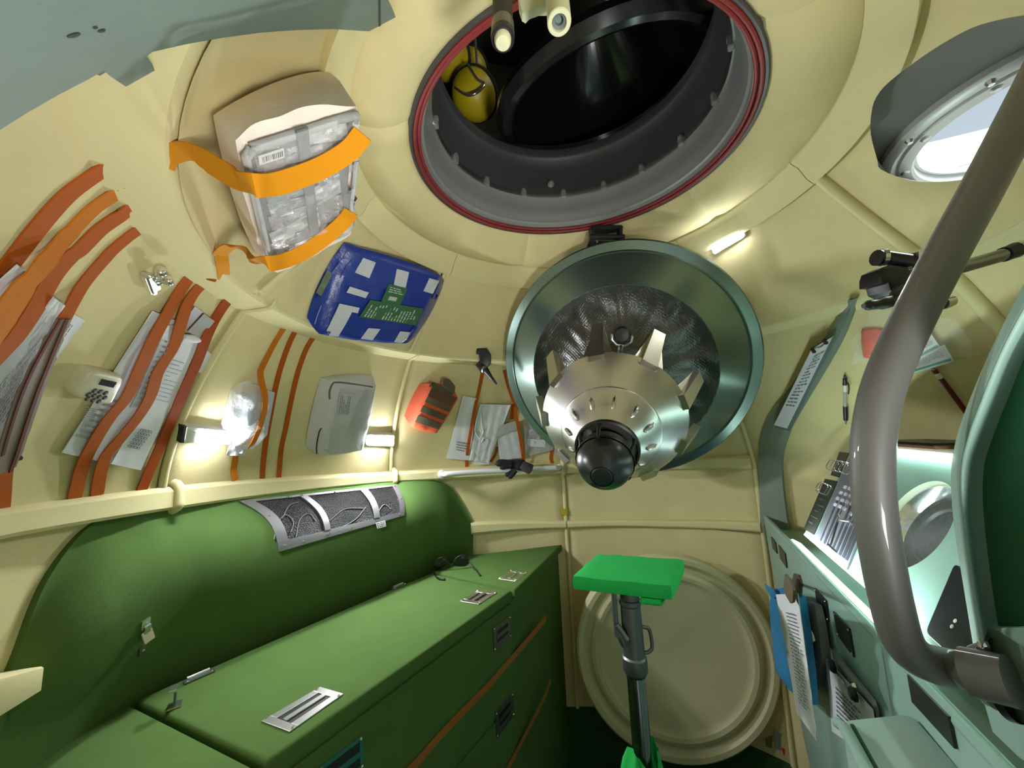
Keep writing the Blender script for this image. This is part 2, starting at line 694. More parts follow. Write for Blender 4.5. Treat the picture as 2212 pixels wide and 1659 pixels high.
# backing sheet
def back_shell(name, zs, rf, a0, a1, m, parent, n=60):
    G = [[np.array([math.cos(a0+(a1-a0)*i/n)*rf(z), math.sin(a0+(a1-a0)*i/n)*rf(z), z]) for z in zs] for i in range(n+1)]
    return grid_obj(name, G, m, parent)
DARKCREAM = mat('cream_backing', (.30, .26, .15), .9)
bs = back_shell('backing', [.0, 1.05, 1.33, 1.45, 1.6, 1.75, 1.9], lambda z: (R_WALL if z < 1.33 else r_dome(min(z, Z_STEP)))+.03, A_RIGHT, A_UP, DARKCREAM, wb)

# ledges: trims running round the wall, one piece between each two joints
def ledge(root, a0, a1, top, bot, r_in, r_out, m=CREAM2, n=None):
    n = n or max(6, int((a1-a0)/.06))
    v, f = [], []
    d = (r_out-r_in)
    for i in range(n+1):
        a = a0+.0025+(a1-a0-.005)*i/n
        zt, zb = lerp_tab(top, a), lerp_tab(bot, a)
        h = zt-zb
        sec = [(r_out+.01, zt+d*.35), (r_in+.008, zt+.004), (r_in, zt-.005), (r_in, zb+.007), (r_in+.006, zb), (r_out+.01, zb-.004)]
        for r, z in sec:
            v.append((math.cos(a)*r, math.sin(a)*r, z))
    k = 6
    for i in range(n):
        for q in range(k):
            f.append([i*k+q, (i+1)*k+q, (i+1)*k+(q+1) % k, i*k+(q+1) % k])
    f += [list(range(k)), [n*k+q for q in range(k)][::-1]]
    bm = bmesh.new()
    bv = [bm.verts.new(Vector(p)) for p in v]
    for q in f:
        bm.faces.new([bv[i] for i in q])
    return obj_bm('ledge_piece', bm, m, root, True)
tr1 = struct('trim_1')
for i in range(2, 6):
    ledge(tr1, cuts[i][0], cuts[i+1][0], LT, LB, R_BAND, R_WALL)
# knuckles where two ledge pieces meet
for i in (3, 4, 5):
    a = cuts[i][0]
    zt, zb = lerp_tab(LT, a), lerp_tab(LB, a)
    pts = [(math.cos(a)*r, math.sin(a)*r, z) for r, z in ((R_WALL-.006, zt+.02), (R_BAND+.003, zt+.006), (R_BAND-.001, (zt+zb)/2), (R_BAND+.002, zb+.004), (R_WALL, zb-.008))]
    tube('seam_cord', smooth_path(pts, 4), .012, CREAM2, tr1, 8)
tr2 = struct('trim_2')
for i in (2, 3):
    ledge(tr2, cuts[i][0], min(cuts[i+1][0], math.radians(113)), MT_, MB_, R_BAND+.015, R_WALL)

# the step below the ceiling: overhanging ring, in pieces
tr3 = struct('trim_3')
stepcuts = [A_RIGHT, aRib[1], math.radians(44), aS3+.02, S_A2[1], S_A1[1], A_UP]
def ring_piece(name, prof, a0, a1, m, root, g=.002, n=None):
    n = n or max(6, int((a1-a0)/.05))
    v, f = [], []
    k = len(prof)
    for i in range(n+1):
        a = a0+g+(a1-a0-2*g)*i/n
        for r, z in prof:
            v.append((math.cos(a)*r, math.sin(a)*r, z))
    for i in range(n):
        for q in range(k):
            f.append([i*k+q, (i+1)*k+q, (i+1)*k+(q+1) % k, i*k+(q+1) % k])
    f += [list(range(k)), [n*k+q for q in range(k)][::-1]]
    bm = bmesh.new()
    bv = [bm.verts.new(Vector(p)) for p in v]
    for q in f:
        bm.faces.new([bv[i] for i in q])
    return obj_bm(name, bm, m, root, True)
for a, b in zip(stepcuts, stepcuts[1:]):
    ring_piece('step_piece', [(.85, 1.812), (.80, 1.818), (R_STEP_IN+.008, 1.824), (R_STEP_IN, 1.832), (R_STEP_IN-.006, 1.842), (.7265, 1.872), (.75, 1.885), (.85, 1.87)], a, b, CREAM2, tr3)
for a in stepcuts[1:-1]:
    pts = [(math.cos(a)*r, math.sin(a)*r, z) for r, z in ((.82, 1.815), (.76, 1.821), (R_STEP_IN-.003, 1.834), (R_STEP_IN-.004, 1.86))]
    tube('seam_cord', smooth_path(pts, 4), .006, CREAM2, tr3, 6)

# ceiling: sloping panels, rib ring, padded collar round the hatch
ceil = struct('ceiling')
zB = zlist(Z_STEP+.004, Z_RIB+.02, 8)
sB1 = (fa(wall(556, 640)), fa(wall(800, 398)))
sB2 = (fa(wall(888, 755)), fa(wall(975, 548)))
sB3 = (fa(wall(1990, 545)), fa(wall(1735, 350)))
bcuts = [(math.radians(-90),)*2, sB3, (math.radians(60),)*2, sB2, tuple(x % (2*PI) for x in sB1), (math.radians(270),)*2]
ceiling_panels = []
for p, q in zip(bcuts, bcuts[1:]):
    ceiling_panels.append(panel('panel', p, q, zB, r_shell, CREAM, ceil))
for a in (bcuts[1], bcuts[3], bcuts[4]):
    cord('seam_cord', a, Z_STEP+.01, Z_RIB, r_shell, ceil, .007 if a is not bcuts[1] else .014)
# rib ring
HC, HN = np.array([-.007, -.017, 2.203]), unit((-.012, -.065, .998))
HX, HY, HZ = frame(HN, (0, 1, 0))
ribcuts = [sB3[1]-2*PI if sB3[1] > PI else sB3[1], fa(wall(1465, 512)), fa(wall(981, 540)), sB1[1] % (2*PI), math.radians(250), sB3[1]+2*PI]
for a, b in zip(ribcuts, ribcuts[1:]):
    ring_piece('rib_piece', [(.60, 2.12), (.588, 2.095), (.572, 2.11), (.556, 2.14), (.538, 2.155), (.535, 2.2), (.61, 2.2)], a, b, CREAM2, ceil)
# padded collar: from the rib to the hatch ring
colcuts = [fa(wall(1545, 440)), fa(wall(1125, 560)), math.radians(200), math.radians(310), fa(wall(1545, 440))+2*PI]
def collar(a0, a1):
    n = max(8, int((a1-a0)/.05))
    G = []
    for i in range(n+1):
        t = i/n
        a = a0+(a1-a0)*t
        o = np.array([math.cos(a)*.548, math.sin(a)*.548, 2.165])
        hi = HC+(HX*math.cos(a)+HY*math.sin(a))*.402
        # matching azimuth on the hatch ring
        d = unit(np.array([math.cos(a), math.sin(a), 0]))
        d2 = unit(d-HN*(d @ HN))
        inn = HC+d2*.404
        row = []
        for k in range(11):
            s = k/10
            p = o*(1-s)+inn*s
            p[2] -= .028*math.sin(PI*min(1, s*.98))**.8
            if i in (0, n):
                p[2] += .006
            row.append(p)
        row.append(inn+np.array([0, 0, .03]))
        G.append(row)
    return grid_obj('collar_pad', G, CREAM, ceil)
for a, b in zip(colcuts, colcuts[1:]):
    collar(a, b)

back_shell('backing', [Z_STEP+.03, 1.95, 2.05, Z_RIB+.05], lambda z: r_shell(z)+.03, math.radians(-90), math.radians(270), DARKCREAM, ceil)
# floor
fl = lathe('floor', [(.0, 0), (1.13, 0), (1.13, -.03), (0, -.03)], (0, 0, 0), ((1, 0, 0), (0, 1, 0), (0, 0, 1)), GREEND, None, 48)
fl['kind'] = 'structure'
FLOORG = mat('floor_green', (.02, .07, .02), .95, bump=.2, bscale=200)
bb = ring_piece('baseboard_back', [(1.105, 0), (1.105, .215), (1.085, .21), (1.07, 0)], A_RIGHT, A_LEFT, FLOORG, None)
bb['kind'] = 'structure'
# ================================================================ round hatch in the ceiling
hr = thing('hatch_ring', 'dark grey round hatch ring with red seals in the cream ceiling', 'hatch ring', HC)
AX = (HX, HY, HZ)
lathe('outer_lip', [(.408, .02), (.410, -.004), (.405, -.012), (.400, -.010), (.399, .03)], HC, AX, DGREY, hr, 96)
def seal(r, h, t):
    prof = [(r+t*math.cos(2*PI*k/8), h+t*math.sin(2*PI*k/8)) for k in range(8)]
    return lathe('red_seal', prof, HC, AX, RED, hr, 96, close=True)
seal(.395, -.008, .0045)
seal(.3855, -.003, .0045)
lathe('ring_body', [(.401, .0), (.391, -.004), (.390, .0), (.381, .003), (.379, .012), (.374, .016), (.372, .03), (.366, .05), (.366, .06), (.357, .095)], HC, AX, MGREY, hr, 96)
lathe('inner_step', [(.359, .094), (.3535, .096), (.352, .103), (.3515, .112)], HC, AX, STEEL, hr, 96)
lathe('tunnel_wall', [(.3515, .110), (.352, .14), (.349, .19), (.343, .222), (.339, .228), (.336, .236), (.338, .26), (.37, .30)], HC, AX, DGREY, hr, 96)
# small clips spaced round the step: one block, copied
def ring_pt(a, r, h):
    d = HX*math.cos(a)+HY*math.sin(a)
    return HC+d*r+HZ*h, d
clip_px = [(935, 268), (974, 350), (1039, 405), (1122, 434), (1215, 440), (1312, 421), (1402, 381), (1489, 311), (1553, 215), (1580, 96)]
clip0 = None
for q in clip_px:
    p = at_plane(*q, HC+HZ*.100, HN)-HC
    a = math.atan2(p @ HY, p @ HX)
    c, d = ring_pt(a, .350, .102)
    tg = np.cross(HZ, d)
    b = MB()
    b.box(c, (tg, d, HZ), (.018, .012, .022), .002)
    b.box(c+HZ*.012-d*.002, (tg, d, HZ), (.013, .010, .010), .0015)
    b.build('clip', MGREY, hr, True)
p = at_plane(1187, 408, HC+HZ*.14, HN)-HC
a = math.atan2(p @ HY, p @ HX)
c, d = ring_pt(a, .346, .14)
lathe('stud', [(0, .014), (.008, .012), (.012, .005), (.0125, 0)], c, frame(-d), MGREY, hr, 20)
p = at_plane(1581, 100, HC+HZ*.13, HN)-HC

# dark compartment seen through the hatch
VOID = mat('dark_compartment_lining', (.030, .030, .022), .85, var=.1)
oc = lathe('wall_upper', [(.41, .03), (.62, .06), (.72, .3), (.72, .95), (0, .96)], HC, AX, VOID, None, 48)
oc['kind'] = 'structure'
# receiving cone
dc = np.array([.083, -.006, 2.355])
dc = CAM+(dc-CAM)*1.2
dn = unit((-.165, -.265, .95))
GLOSSB = mat('gloss_black_enamel', (.006, .006, .007), .16, 0, spec=.7)
t = thing('docking_cone', 'glossy black open cone above the round ceiling hatch', 'docking cone', dc)
lathe('cone_wall', [(.30, .0), (.296, .012), (.285, .02), (.06, .36), (0, .365)], dc, frame(dn), GLOSSB, t, 64)
lathe('cone_rim', [(.296, .006), (.300, -.004), (.312, -.008), (.33, -.004), (.345, .02), (.34, .04), (.30, .03)], dc, frame(dn), GLOSSB, t, 64)
lamp('upper_compartment_lamp', HC+HX*.25+HY*.1+HZ*.85, HX*-.9+HY*-.1-HZ*.7, .3, .2, 1.0, (1, .97, .85))
# yellow pressure bottles beside it
YEL = mat('yellow_paint', (.50, .40, .010), .42)
def bottle(px, py, depth, r, label):
    c = at_depth(px, py, depth)
    t = thing('gas_bottle', label, 'gas bottle', c, 'yellow gas bottles above the hatch')
    prof = [(0, -r)]+[(r*math.sin(PI*k/14), -r*math.cos(PI*k/14)) for k in range(1, 14)]+[(0, r)]
    ax = frame(unit((.3, .5, .8)))
    lathe('bottle_shell', prof, c, ax, YEL, t, 28)
    lathe('band', [(r*1.005, -r*.14), (r*1.04, -r*.1), (r*1.04, r*.1), (r*1.005, r*.14)], c, ax, BLACKM, t, 28)
    lathe('neck', [(r*.16, r*.95), (r*.16, r*1.25), (0, r*1.25)], c, ax, CHROME, t, 14)
    return t
bottle(1026, 205, 1.36, .085, 'yellow gas bottle nearest the hatch edge, lowest of the three')
bottle(968, 118, 1.40, .085, 'yellow gas bottle highest at the left, against the hatch edge')
bottle(1016, 150, 1.50, .075, 'middle yellow gas bottle, half behind the lowest one')
tube('pipe', smooth_path([at_depth(1010, 138, 1.27), at_depth(1030, 170, 1.26), at_depth(1046, 182, 1.26), at_depth(1030, 200, 1.25), at_depth(1008, 205, 1.26), at_depth(985, 190, 1.30)], 5), .0045, CHROME)
lab(bpy.data.objects['pipe'], 'thin curved metal pipe in front of the yellow gas bottles', 'pipe')
for q in ([(1026, 80), (1030, 140)],):
    o = tube('rod', [at_depth(*q[0], 1.34), at_depth(*q[1], 1.34)], .005, CHROME)
    lab(o, 'straight thin metal rod above the yellow gas bottles', 'rod')

# ================================================================ open hatch cover with docking probe
CC = np.array([.222, .524, 1.733])
CN = unit((-.33, -.817, -.473))
CX = unit(np.cross((0, 0, 1), CN))
CY = np.cross(CN, CX)
CA = (CX, CY, CN)
GREENMET = mat('green_tinted_metal', (.22, .30, .27), .27, .85, bump=.02, bscale=20)
hc = thing('hatch_cover', 'round metal hatch cover hanging open below the ceiling hatch', 'hatch cover', CC)
lathe('dish', [(.462, -.02), (.4645, .0), (.460, .004), (.431, .007), (.427, .012), (.4245, .008), (.40, .022), (.36, .045), (.325, .066), (.318, .064), (.315, .05)], CC, CA, GREENMET, hc, 128)
lathe('dish_back', [(.462, -.02), (.44, -.05), (.3, -.09), (0, -.10)], CC, CA, STEELR, hc, 64)
# crinkled foil lining
FOIL = mat('crinkled_foil', (.13, .127, .125), .36, .95, bump=.12, bscale=140, kind='quilt')
v, f = [], []
nr, na = 60, 420
for i in range(nr+1):
    s = i/nr
    r = .322-.20*s
    for k in range(na):
        a = 2*PI*k/na
        h = .066-.03*math.sin(PI*s)+.05*s
        h += .009*mnoise.noise(Vector((math.cos(a)*6, math.sin(a)*6, s*2)))*min(1, s*6)
        h += .0009*math.sin(a*31+3*math.sin(s*4))*min(1, s*5)*(.5+.5*math.sin(a*3))
        h += .0016*math.sin(r*math.cos(a)*520)*math.sin(r*math.sin(a)*520)*min(1, s*8)
        v.append(CC+(CX*math.cos(a)+CY*math.sin(a))*(r+(.002*math.sin(a*55) if i == 0 else 0))+CN*h)
for i in range(nr):
    for k in range(na):
        k2 = (k+1) % na
        f.append([i*na+k, i*na+k2, (i+1)*na+k2, (i+1)*na+k])
obj('foil_lining', v, f, FOIL, hc)
lathe('probe_column', [(.135, .06), (.14, .3), (.16, .425)], CC, CA, STEELR, hc, 48)
pc = lathe('probe_cone', [(.165, .400), (.196, .414), (.1975, .421), (.165, .458), (.1305, .4925), (.1295, .4965), (.126, .499), (.10, .532), (.078, .563), (.070, .570), (.05, .57)], CC, CA, STEEL, hc, 96)
def rad(a): return CX*math.cos(a)+CY*math.sin(a)
GOLDST = mat('pale_gold_steel', (.60, .57, .48), .34, 1)
for k in range(9):
    a = math.radians(94-40*k)
    d = rad(a)
    tg = np.cross(CN, d)
    A = CC+d*.190+CN*.438           # front end, on the cone edge
    B = CC+d*.243+CN*.300           # back end
    ax = unit(B-A)
    nn = unit(np.cross(tg, ax))
    L = np.linalg.norm(B-A)
    b = MB()
    w0, w1, th = .021, .017, .020
    P = []
    for pnt, wd in ((A, w0), (B, w1)):
        for sx, sn in ((-1, 1), (1, 1), (1, -1), (-1, -1)):
            P.append(pnt+tg*wd*sx+nn*th*.5*sn*(1 if nn @ d > 0 else -1))
    b.add(P, [[0, 1, 5, 4], [1, 2, 6, 5], [2, 3, 7, 6], [3, 0, 4, 7], [0, 3, 2, 1], [4, 5, 6, 7]])
    for s in (-1, 1):
        q0 = CC+rad(a+s*.20)*.197+CN*.418
        q1 = CC+rad(a+s*.105)*.194+CN*.425
        top = B+tg*w1*s*.95-d*.012
        tip = A+tg*w0*s-d*.006
        th2 = CN*-.004
        b.add([q0, tip, top, q0+th2, tip+th2, top+th2], [[0, 1, 2], [5, 4, 3], [0, 3, 4, 1], [1, 4, 5, 2], [2, 5, 3, 0]])
    fo = obj('fin', b.v, b.f, GOLDST, pc, False)
for k in range(12):
    a = math.radians(15+30*k)
    d = rad(a)
    c = CC+d*.103+CN*.531
    ax = unit(d*.046-CN*.062)
    nn = unit(CN*.046+d*.062)
    tg = np.cross(nn, ax)
    b = MB()
    pts = [c+ax*x+nn*.0005 for x in (-.017, -.013, 0, .013, .017)]
    b.tube(pts, [.002, .0052, .0056, .0052, .002], 8)
    b.add(*tube_vf([c+ax*.022, c+ax*.022+nn*.0016], .0022, 8))
    b.build('slot_rib', STEEL, pc, True)
# latch handle between two fins
a = math.radians(77)
d = rad(a)
tg = np.cross(CN, d)
lh = MB()
c0, c1 = CC+d*.172+CN*.425, CC+d*.192+CN*.345
lh.tube([c0, c1], [.009, .007], 8)
lh.tube([c0+tg*.006, c0+tg*.016+CN*.004], .004, 8)
yk = c1+d*.004
lh.tube([yk+tg*-.026+d*.03, yk+tg*-.026+d*.014, yk+tg*-.012, yk+tg*.012, yk+tg*.026+d*.014, yk+tg*.026+d*.03], .0042, 8)
lo = lh.build('latch_handle', CHROME, hc, True)
lathe('latch_pad', [(0, .012), (.018, .011), (.024, .004), (.024, -.008), (0, -.01)], yk+d*.030, frame(unit(CN+d*.2)), BLACK, lo, 24)
# black nose
br = lathe('nose_guard', [(.076, .568), (.079, .574), (.078, .583), (.073, .585), (.070, .580), (.070, .568)], CC, CA, BLACK, hc, 48)
nc = CC+CN*.632
prof = [(.058*1.12*math.sin(PI*k/20), .058*1.12*math.cos(PI*k/20)) for k in range(2, 17)]
nose = lathe('nose', [(0, .0605), (.024, .0605), (.025, .0625), (.0255, .0625)]+prof[2:], nc, CA, mat('black_nose_enamel', (.010, .014, .013), .30, spec=.6), hc, 48)
lathe('nose_tip', [(0, .0655), (.021, .0645), (.0235, .0615), (.0235, .056)], nc, CA, mat('dark_green_rubber', (.008, .018, .015), .5), nose, 32)
lathe('nose_collar', [(.0655, .000), (.0672, .004), (.0672, -.004), (.0655, -.008), (.060, -.035), (.045, -.06)], nc, CA, BLACK, nose, 48)
for k, a in enumerate((20, 95, 140, 215, 265, 320)):
    d = rad(math.radians(a))
    tg = np.cross(CN, d)
    b = MB()
    p0 = CC+d*.071+CN*.575
    p1 = nc+d*.064-CN*.004
    b.tube([p0, (p0+p1)/2+d*.004, p1], .0045, 6)
    b.box(nc+d*.0665+CN*.004, (tg, CN, d), (.010, .010, .004), .001)
    b.build('guard_bracket', BLACK, hc)
# hinge between ceiling ring and cover
hg = MB()
h0 = at_depth(1312, 500, 1.32)
w_top = CC+CY*.462
c = wall(1312, 505, 0)
hp = np.array(HC)+(at_plane(1312, 505, HC-HZ*.02, HN)-HC)
dr = unit(w_top-hp)
sx = unit(np.cross(dr, UP))
ax3 = frame(unit(-FW), UP)
for s in (-1, 1):
    hg.box(hp*.5+w_top*.5+RT*s*.048, ax3, (.012, .07, .05), .003)
hg.box(hp*.5+w_top*.5+UP*.03, ax3, (.11, .012, .05), .003)
hg.box(hp*.5+w_top*.5-UP*.022, ax3, (.125, .014, .035), .003)
hg.tube([hp*.5+w_top*.5-RT*.06-UP*.004-FW*.02, hp*.5+w_top*.5+RT*.06-UP*.004-FW*.02], .009, 10)
hg.build('hinge', mat('black_hinge', (.02, .02, .022), .5, .3), hc, True)
for s in (-.035, .035):
    rivet('hinge_bolt', hp*.5+w_top*.5-UP*.022-FW*.02+RT*s, -FW, .006, .004, CHROME, hc)

# ================================================================ porthole
PC = CAM+(np.array([.55, -.401, 1.907])-CAM)*1.4
PN = unit((-.068, -.062, -.996))
PR = .11*1.4
PA = frame(PN, (0, 1, 0))
hole_px = [(1881, 253), (1888, 220), (1910, 187), (1956, 149), (2017, 106), (2083, 68), (2133, 49), (2212, 33), (2300, 30), (2420, 60), (2440, 160), (2380, 260), (2280, 320), (2194, 352), (2090, 386), (2007, 393), (1956, 387), (1903, 366), (1895, 345), (1881, 290)]
wn = struct('window_1', PC)
# cut the hole through the wall and ceiling panels with a loft
hole_px = [(q[0], q[1]) for q in smooth_path([np.array(q, float) for q in hole_px+[hole_px[0]]], 3)[:-1]]
ho = [wall(x, y, 0) for x, y in hole_px]
hcen = sum(ho)/len(ho)
inn = [CAM+(p-CAM)*.80 for p in ho]
out = [CAM+(p-CAM)*1.55 for p in ho]
bm = bmesh.new()
A = [bm.verts.new(Vector(p)) for p in inn]
B = [bm.verts.new(Vector(p)) for p in out]
bm.faces.new(A)
bm.faces.new(B[::-1])
for i in range(len(A)):
    bm.faces.new([A[i], B[i], B[(i+1) % len(A)], A[(i+1) % len(A)]])
bmesh.ops.recalc_face_normals(bm, faces=bm.faces[:])
cm = bpy.data.meshes.new('cutter')
bm.to_mesh(cm)
bm.free()
hx, hy = sum(q[0] for q in hole_px)/len(hole_px), sum(q[1] for q in hole_px)/len(hole_px)
def in_hole(p):
    x, y = proj(p)
    c = False
    H = [(hx+(a-hx)*1.004, hy+(b-hy)*1.004) for a, b in hole_px]
    for (xa, ya), (xb, yb) in zip(H, H[1:]+H[:1]):
        if (ya > y) != (yb > y) and x < xa+(xb-xa)*(y-ya)/(yb-ya):
            c = not c
    return c
cut = bpy.data.objects.new('cutter', cm)
COL.objects.link(cut)
bpy.context.view_layer.update()
for o in list(wr.children)+list(ceil.children)+list(tr3.children)+[bs]:
    md = o.modifiers.new('hole', 'BOOLEAN')
    md.operation = 'DIFFERENCE'
    md.solver = 'EXACT'
    md.object = cut
dg = bpy.context.evaluated_depsgraph_get()
for o in list(wr.children)+list(ceil.children)+list(tr3.children)+[bs]:
    nv = len(o.data.vertices)
    me = bpy.data.meshes.new_from_object(o.evaluated_get(dg))
    o.modifiers.clear()
    if not len(me.vertices):
        bpy.data.objects.remove(o)
        continue
    if len(me.vertices) == nv:
        continue
    bm = bmesh.new()
    bm.from_mesh(me)
    L = WLOC[o.name]
    kill = [f for f in bm.faces if all(in_hole(np.array(v.co)+L) for v in f.verts)]
    bmesh.ops.delete(bm, geom=kill, context='FACES')
    bm.to_mesh(me)
    bm.free()
    o.data = me
bpy.data.objects.remove(cut)
# recess wall from the hole edge to the window ring
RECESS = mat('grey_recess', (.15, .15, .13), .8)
G = []
ring = []
smp = [PC+(PA[0]*math.cos(k*PI/180)+PA[1]*math.sin(k*PI/180))*.212-PN*.008 for k in range(360)]
gx, gy = proj(PC)
sang = [math.atan2(proj(s)[1]-gy, proj(s)[0]-gx) for s in smp]
HPX = hole_px+[hole_px[0]]
hcx, hcy = sum(q[0] for q in hole_px)/len(hole_px), sum(q[1] for q in hole_px)/len(hole_px)
for hpx in HPX:
    p = wall(hpx[0], hpx[1], 0)
    an = math.atan2(hpx[1]-hcy, hpx[0]-hcx)
    e = smp[min(range(360), key=lambda k: abs(math.remainder(sang[k]-an, 2*PI)))]
    d = unit(e-PC)
    row = []
    mid = (p*.5+e*.5)+d*.015
    for k in range(6):
        s = k/5
        row.append(p*(1-s)**2+mid*2*s*(1-s)+e*s*s)
    G.append(row)
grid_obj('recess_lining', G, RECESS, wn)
lathe('ring_frame', [(.214, -.012), (.213, .004), (.206, .010), (.196, .012), (.186, .006), (.182, .010), (.162, .012), (.157, .006), (.155, -.03)], PC, PA, mat('pale_satin_metal', (.62, .62, .60), .40, .5, bump=.03, bscale=20), wn, 80)
lathe('gasket', [(.155, -.012), (.150, -.012), (.150, -.018), (.155, -.018)], PC, PA, WPLAST, wn, 64)
lathe('pane', [(0, -.015), (.154, -.015), (.154, -.025), (0, -.025)], PC, PA, GLASS, wn, 64)
for k in range(10):
    a = 2*PI*k/10+.2
    d = PA[0]*math.cos(a)+PA[1]*math.sin(a)
    rivet('bolt', PC+d*.199+PN*.010, PN, .008, .007, CHROME, wn)
    rivet('screw', PC+d*.171+PN*.011, PN, .009, .003, STEEL, wn)
lamp('porthole_daylight', PC-PN*.55+np.array([.15, -.05, 0]), PN*1.0+np.array([-.30, .26, 0]), .6, .6, 45, (.86, .97, 1))
# hall lamps seen beyond the glass
HL = mat('hall_lamp_glow', (1, 1, 1), .5, emit=(.93, .97, 1), estr=4)
for k, (x, y) in enumerate([(2060, 345), (2110, 300), (2090, 372)]):
    c = at_depth(x, y, 3.0)
    o = MB().box(c, (unit((.9, -.35, 0)), unit((.35, .9, 0)), (0, 0, 1)), (2.6, .16, .05), .01).build('hall_lamp', HL)
    lab(o, 'bright tube lamp outside the porthole, %s one' % (('middle', 'farthest', 'nearest')[k]), 'lamp', None)
# ================================================================ green bench
ZT = .95
bp = lambda x, y: at_z(x, y, ZT)
BF0, BF1, BF2 = bp(580, 1645), bp(1106, 1275), bp(1210, 1176)
bdir = unit(BF1-BF0)                       # along the front edge
BFm = BF0-bdir*.75                         # front edge runs on towards the camera
bench = thing('bench', 'long green felt covered storage bench along the left wall', 'bench', (BF0[0], BF0[1], 0))
BK = [bp(-330, 1740), bp(0, 1615), bp(285, 1512), bp(560, 1395), bp(850, 1270), bp(1013, 1199)]
nF = unit(np.array([bdir[1], -bdir[0], 0]))   # outward normal of the front
if nF @ (CAM-BF1) < 0: nF = -nF
inset = .012
def lid(name, front, back, thick=.032, lift=0, over=0.0):
    pts = [p+nF*over+np.array([0, 0, lift]) for p in front]+[p+np.array([0, 0, lift]) for p in back[::-1]]
    return poly_plate(name, pts, (0, 0, 1), thick, GREEN, bench, .010, True, 3)
# seams between the lids
sf0 = bp(568, 1651)
sb0 = bp(288, 1513)
sf1 = bp(1106, 1275)
sb1 = bp(960, 1237)
w1 = bdir*.004
L1 = lid('lid', [BFm, sf0-w1], [BK[0], BK[1], sb0-w1], lift=-.004)
L2 = lid('lid', [sf0+w1, sf1-w1*.3], [sb0+w1, BK[3], BK[4], bp(930, 1238)])
L3 = lid('lid', [sf1+w1*.3, BF2], [bp(934, 1236), BK[5], bp(1100, 1190), bp(1180, 1180)], thick=.03, lift=.002, over=.010)
# body
body_front = [BFm-nF*inset, BF1-nF*inset, BF2-nF*inset]
bk = [p for p in BK]
v, f = [], []
poly = body_front+[bp(1180, 1181)]+bk[::-1]
poly_plate('body', [np.array([p[0], p[1], ZT-.034]) for p in poly], (0, 0, 1), ZT-.034, GREEN, bench, .004)
# front boards
FS = surf_plane(BF0-nF*inset, nF)
def fboard(name, x0, x1, z0, z1, m=GREEN):
    a, c = BF0+bdir*x0-nF*(inset-.006), BF0+bdir*x1-nF*(inset-.006)
    pts = [np.array([*a[:2], z1]), np.array([*c[:2], z1]), np.array([*c[:2], z0]), np.array([*a[:2], z0])]
    return poly_plate(name, pts, nF, .012, m, bench, .003)
LF = float((BF1-BF0) @ bdir)
fboard('front_panel', -.74, -.005, .60, ZT-.045)
fboard('front_panel', .005, LF-.004, .60, ZT-.045)
fboard('front_panel', .005, LF-.004, .12, .59)
fboard('front_panel', -.74, -.005, .12, .59)

# flush handles
def flush_handle(label, surf, pix, m=STEEL, inner=BLACK, off=.0015, fr=.24, thing_name='flush_handle', group='flush pull handles on the green bench', depth=.004):
    cen = surf(*bil(pix, .5, .5), 0)[0]
    n = surf(*bil(pix, .5, .5), 0)[1]
    P = [surf(*q, .003)[0] for q in pix]
    root = part(thing_name, bench, cen, label)
    # frame: four bars
    def quad(u0, u1, v0, v1, name, mm, h, th, bev=0):
        return poly_plate(name, [bil(P, u0, v0)+n*h, bil(P, u1, v0)+n*h, bil(P, u1, v1)+n*h, bil(P, u0, v1)+n*h], n, th, mm, root, bev)
    L, W = np.linalg.norm(P[1]-P[0]), np.linalg.norm(P[3]-P[0])
    k = fr*min(L, W)
    a, b = k/L, k/W
    quad(0, 1, 0, b, 'frame_bar', m, 0, .004, .0008)
    quad(0, 1, 1-b, 1, 'frame_bar', m, 0, .004, .0008)
    quad(0, a, b, 1-b, 'frame_bar', m, 0, .004, .0008)
    quad(1-a, 1, b, 1-b, 'frame_bar', m, 0, .004, .0008)
    quad(a, 1-a, b, 1-b, 'recess', inner, -.002, .002)
    # grip bar across the recess
    e0, e1 = bil(P, a*1.05, .5), bil(P, 1-a*1.05, .5)
    if W > L: e0, e1 = bil(P, .5, b*1.05), bil(P, .5, 1-b*1.05)
    q0 = bil(P, a*.9, .5+.12)
    gb = MB()
    s = unit(e1-e0)
    cr = np.cross(n, s)
    wd = .18*min(L, W)
    gb.box((e0+e1)/2-n*.0005, (s, cr, n), (np.linalg.norm(e1-e0), wd, .003), .0008)
    gb.build('grip', m, root)
    for u, vv in ((.04, .08), (.96, .08), (.96, .92), (.04, .92)):
        rivet('screw', bil(P, u, vv), n, .0035, .0025, CHROME, root)
    return root
TS = surf_plane((0, 0, ZT), (0, 0, 1))
flush_handle('long steel flush handle in the near bench lid', TS, [(692, 1483), (742, 1498), (625, 1580), (564, 1557)])
flush_handle('small steel flush handle on the middle lid near the lid seam', TS, [(1033, 1274), (1074, 1279), (1034, 1305), (993, 1298)])
flush_handle('small steel flush handle in the far end lid behind the seam', TS, [(1105, 1231), (1139, 1236), (1113, 1255), (1076, 1250)])
FS2 = surf_plane(BF0-nF*(inset-.007), nF)
DST = mat('dull_steel', (.20, .22, .20), .4, .9)
flush_handle('upper small flush handle on the bench front above the orange strap', FS2, [(1066, 1356), (1103, 1329), (1104, 1376), (1068, 1408)], DST)
flush_handle('lower small flush handle on the bench front between the orange straps', FS2, [(1071, 1539), (1108, 1495), (1111, 1545), (1074, 1596)], DST)
flush_handle('large teal framed flush handle on the bench front at the bottom edge', FS2, [(690, 1659), (784, 1588), (787, 1659), (694, 1735)], mat('teal_frame', (.03, .17, .13), .4), mat('dull_recess', (.06, .065, .065), .4, .6), fr=.13)
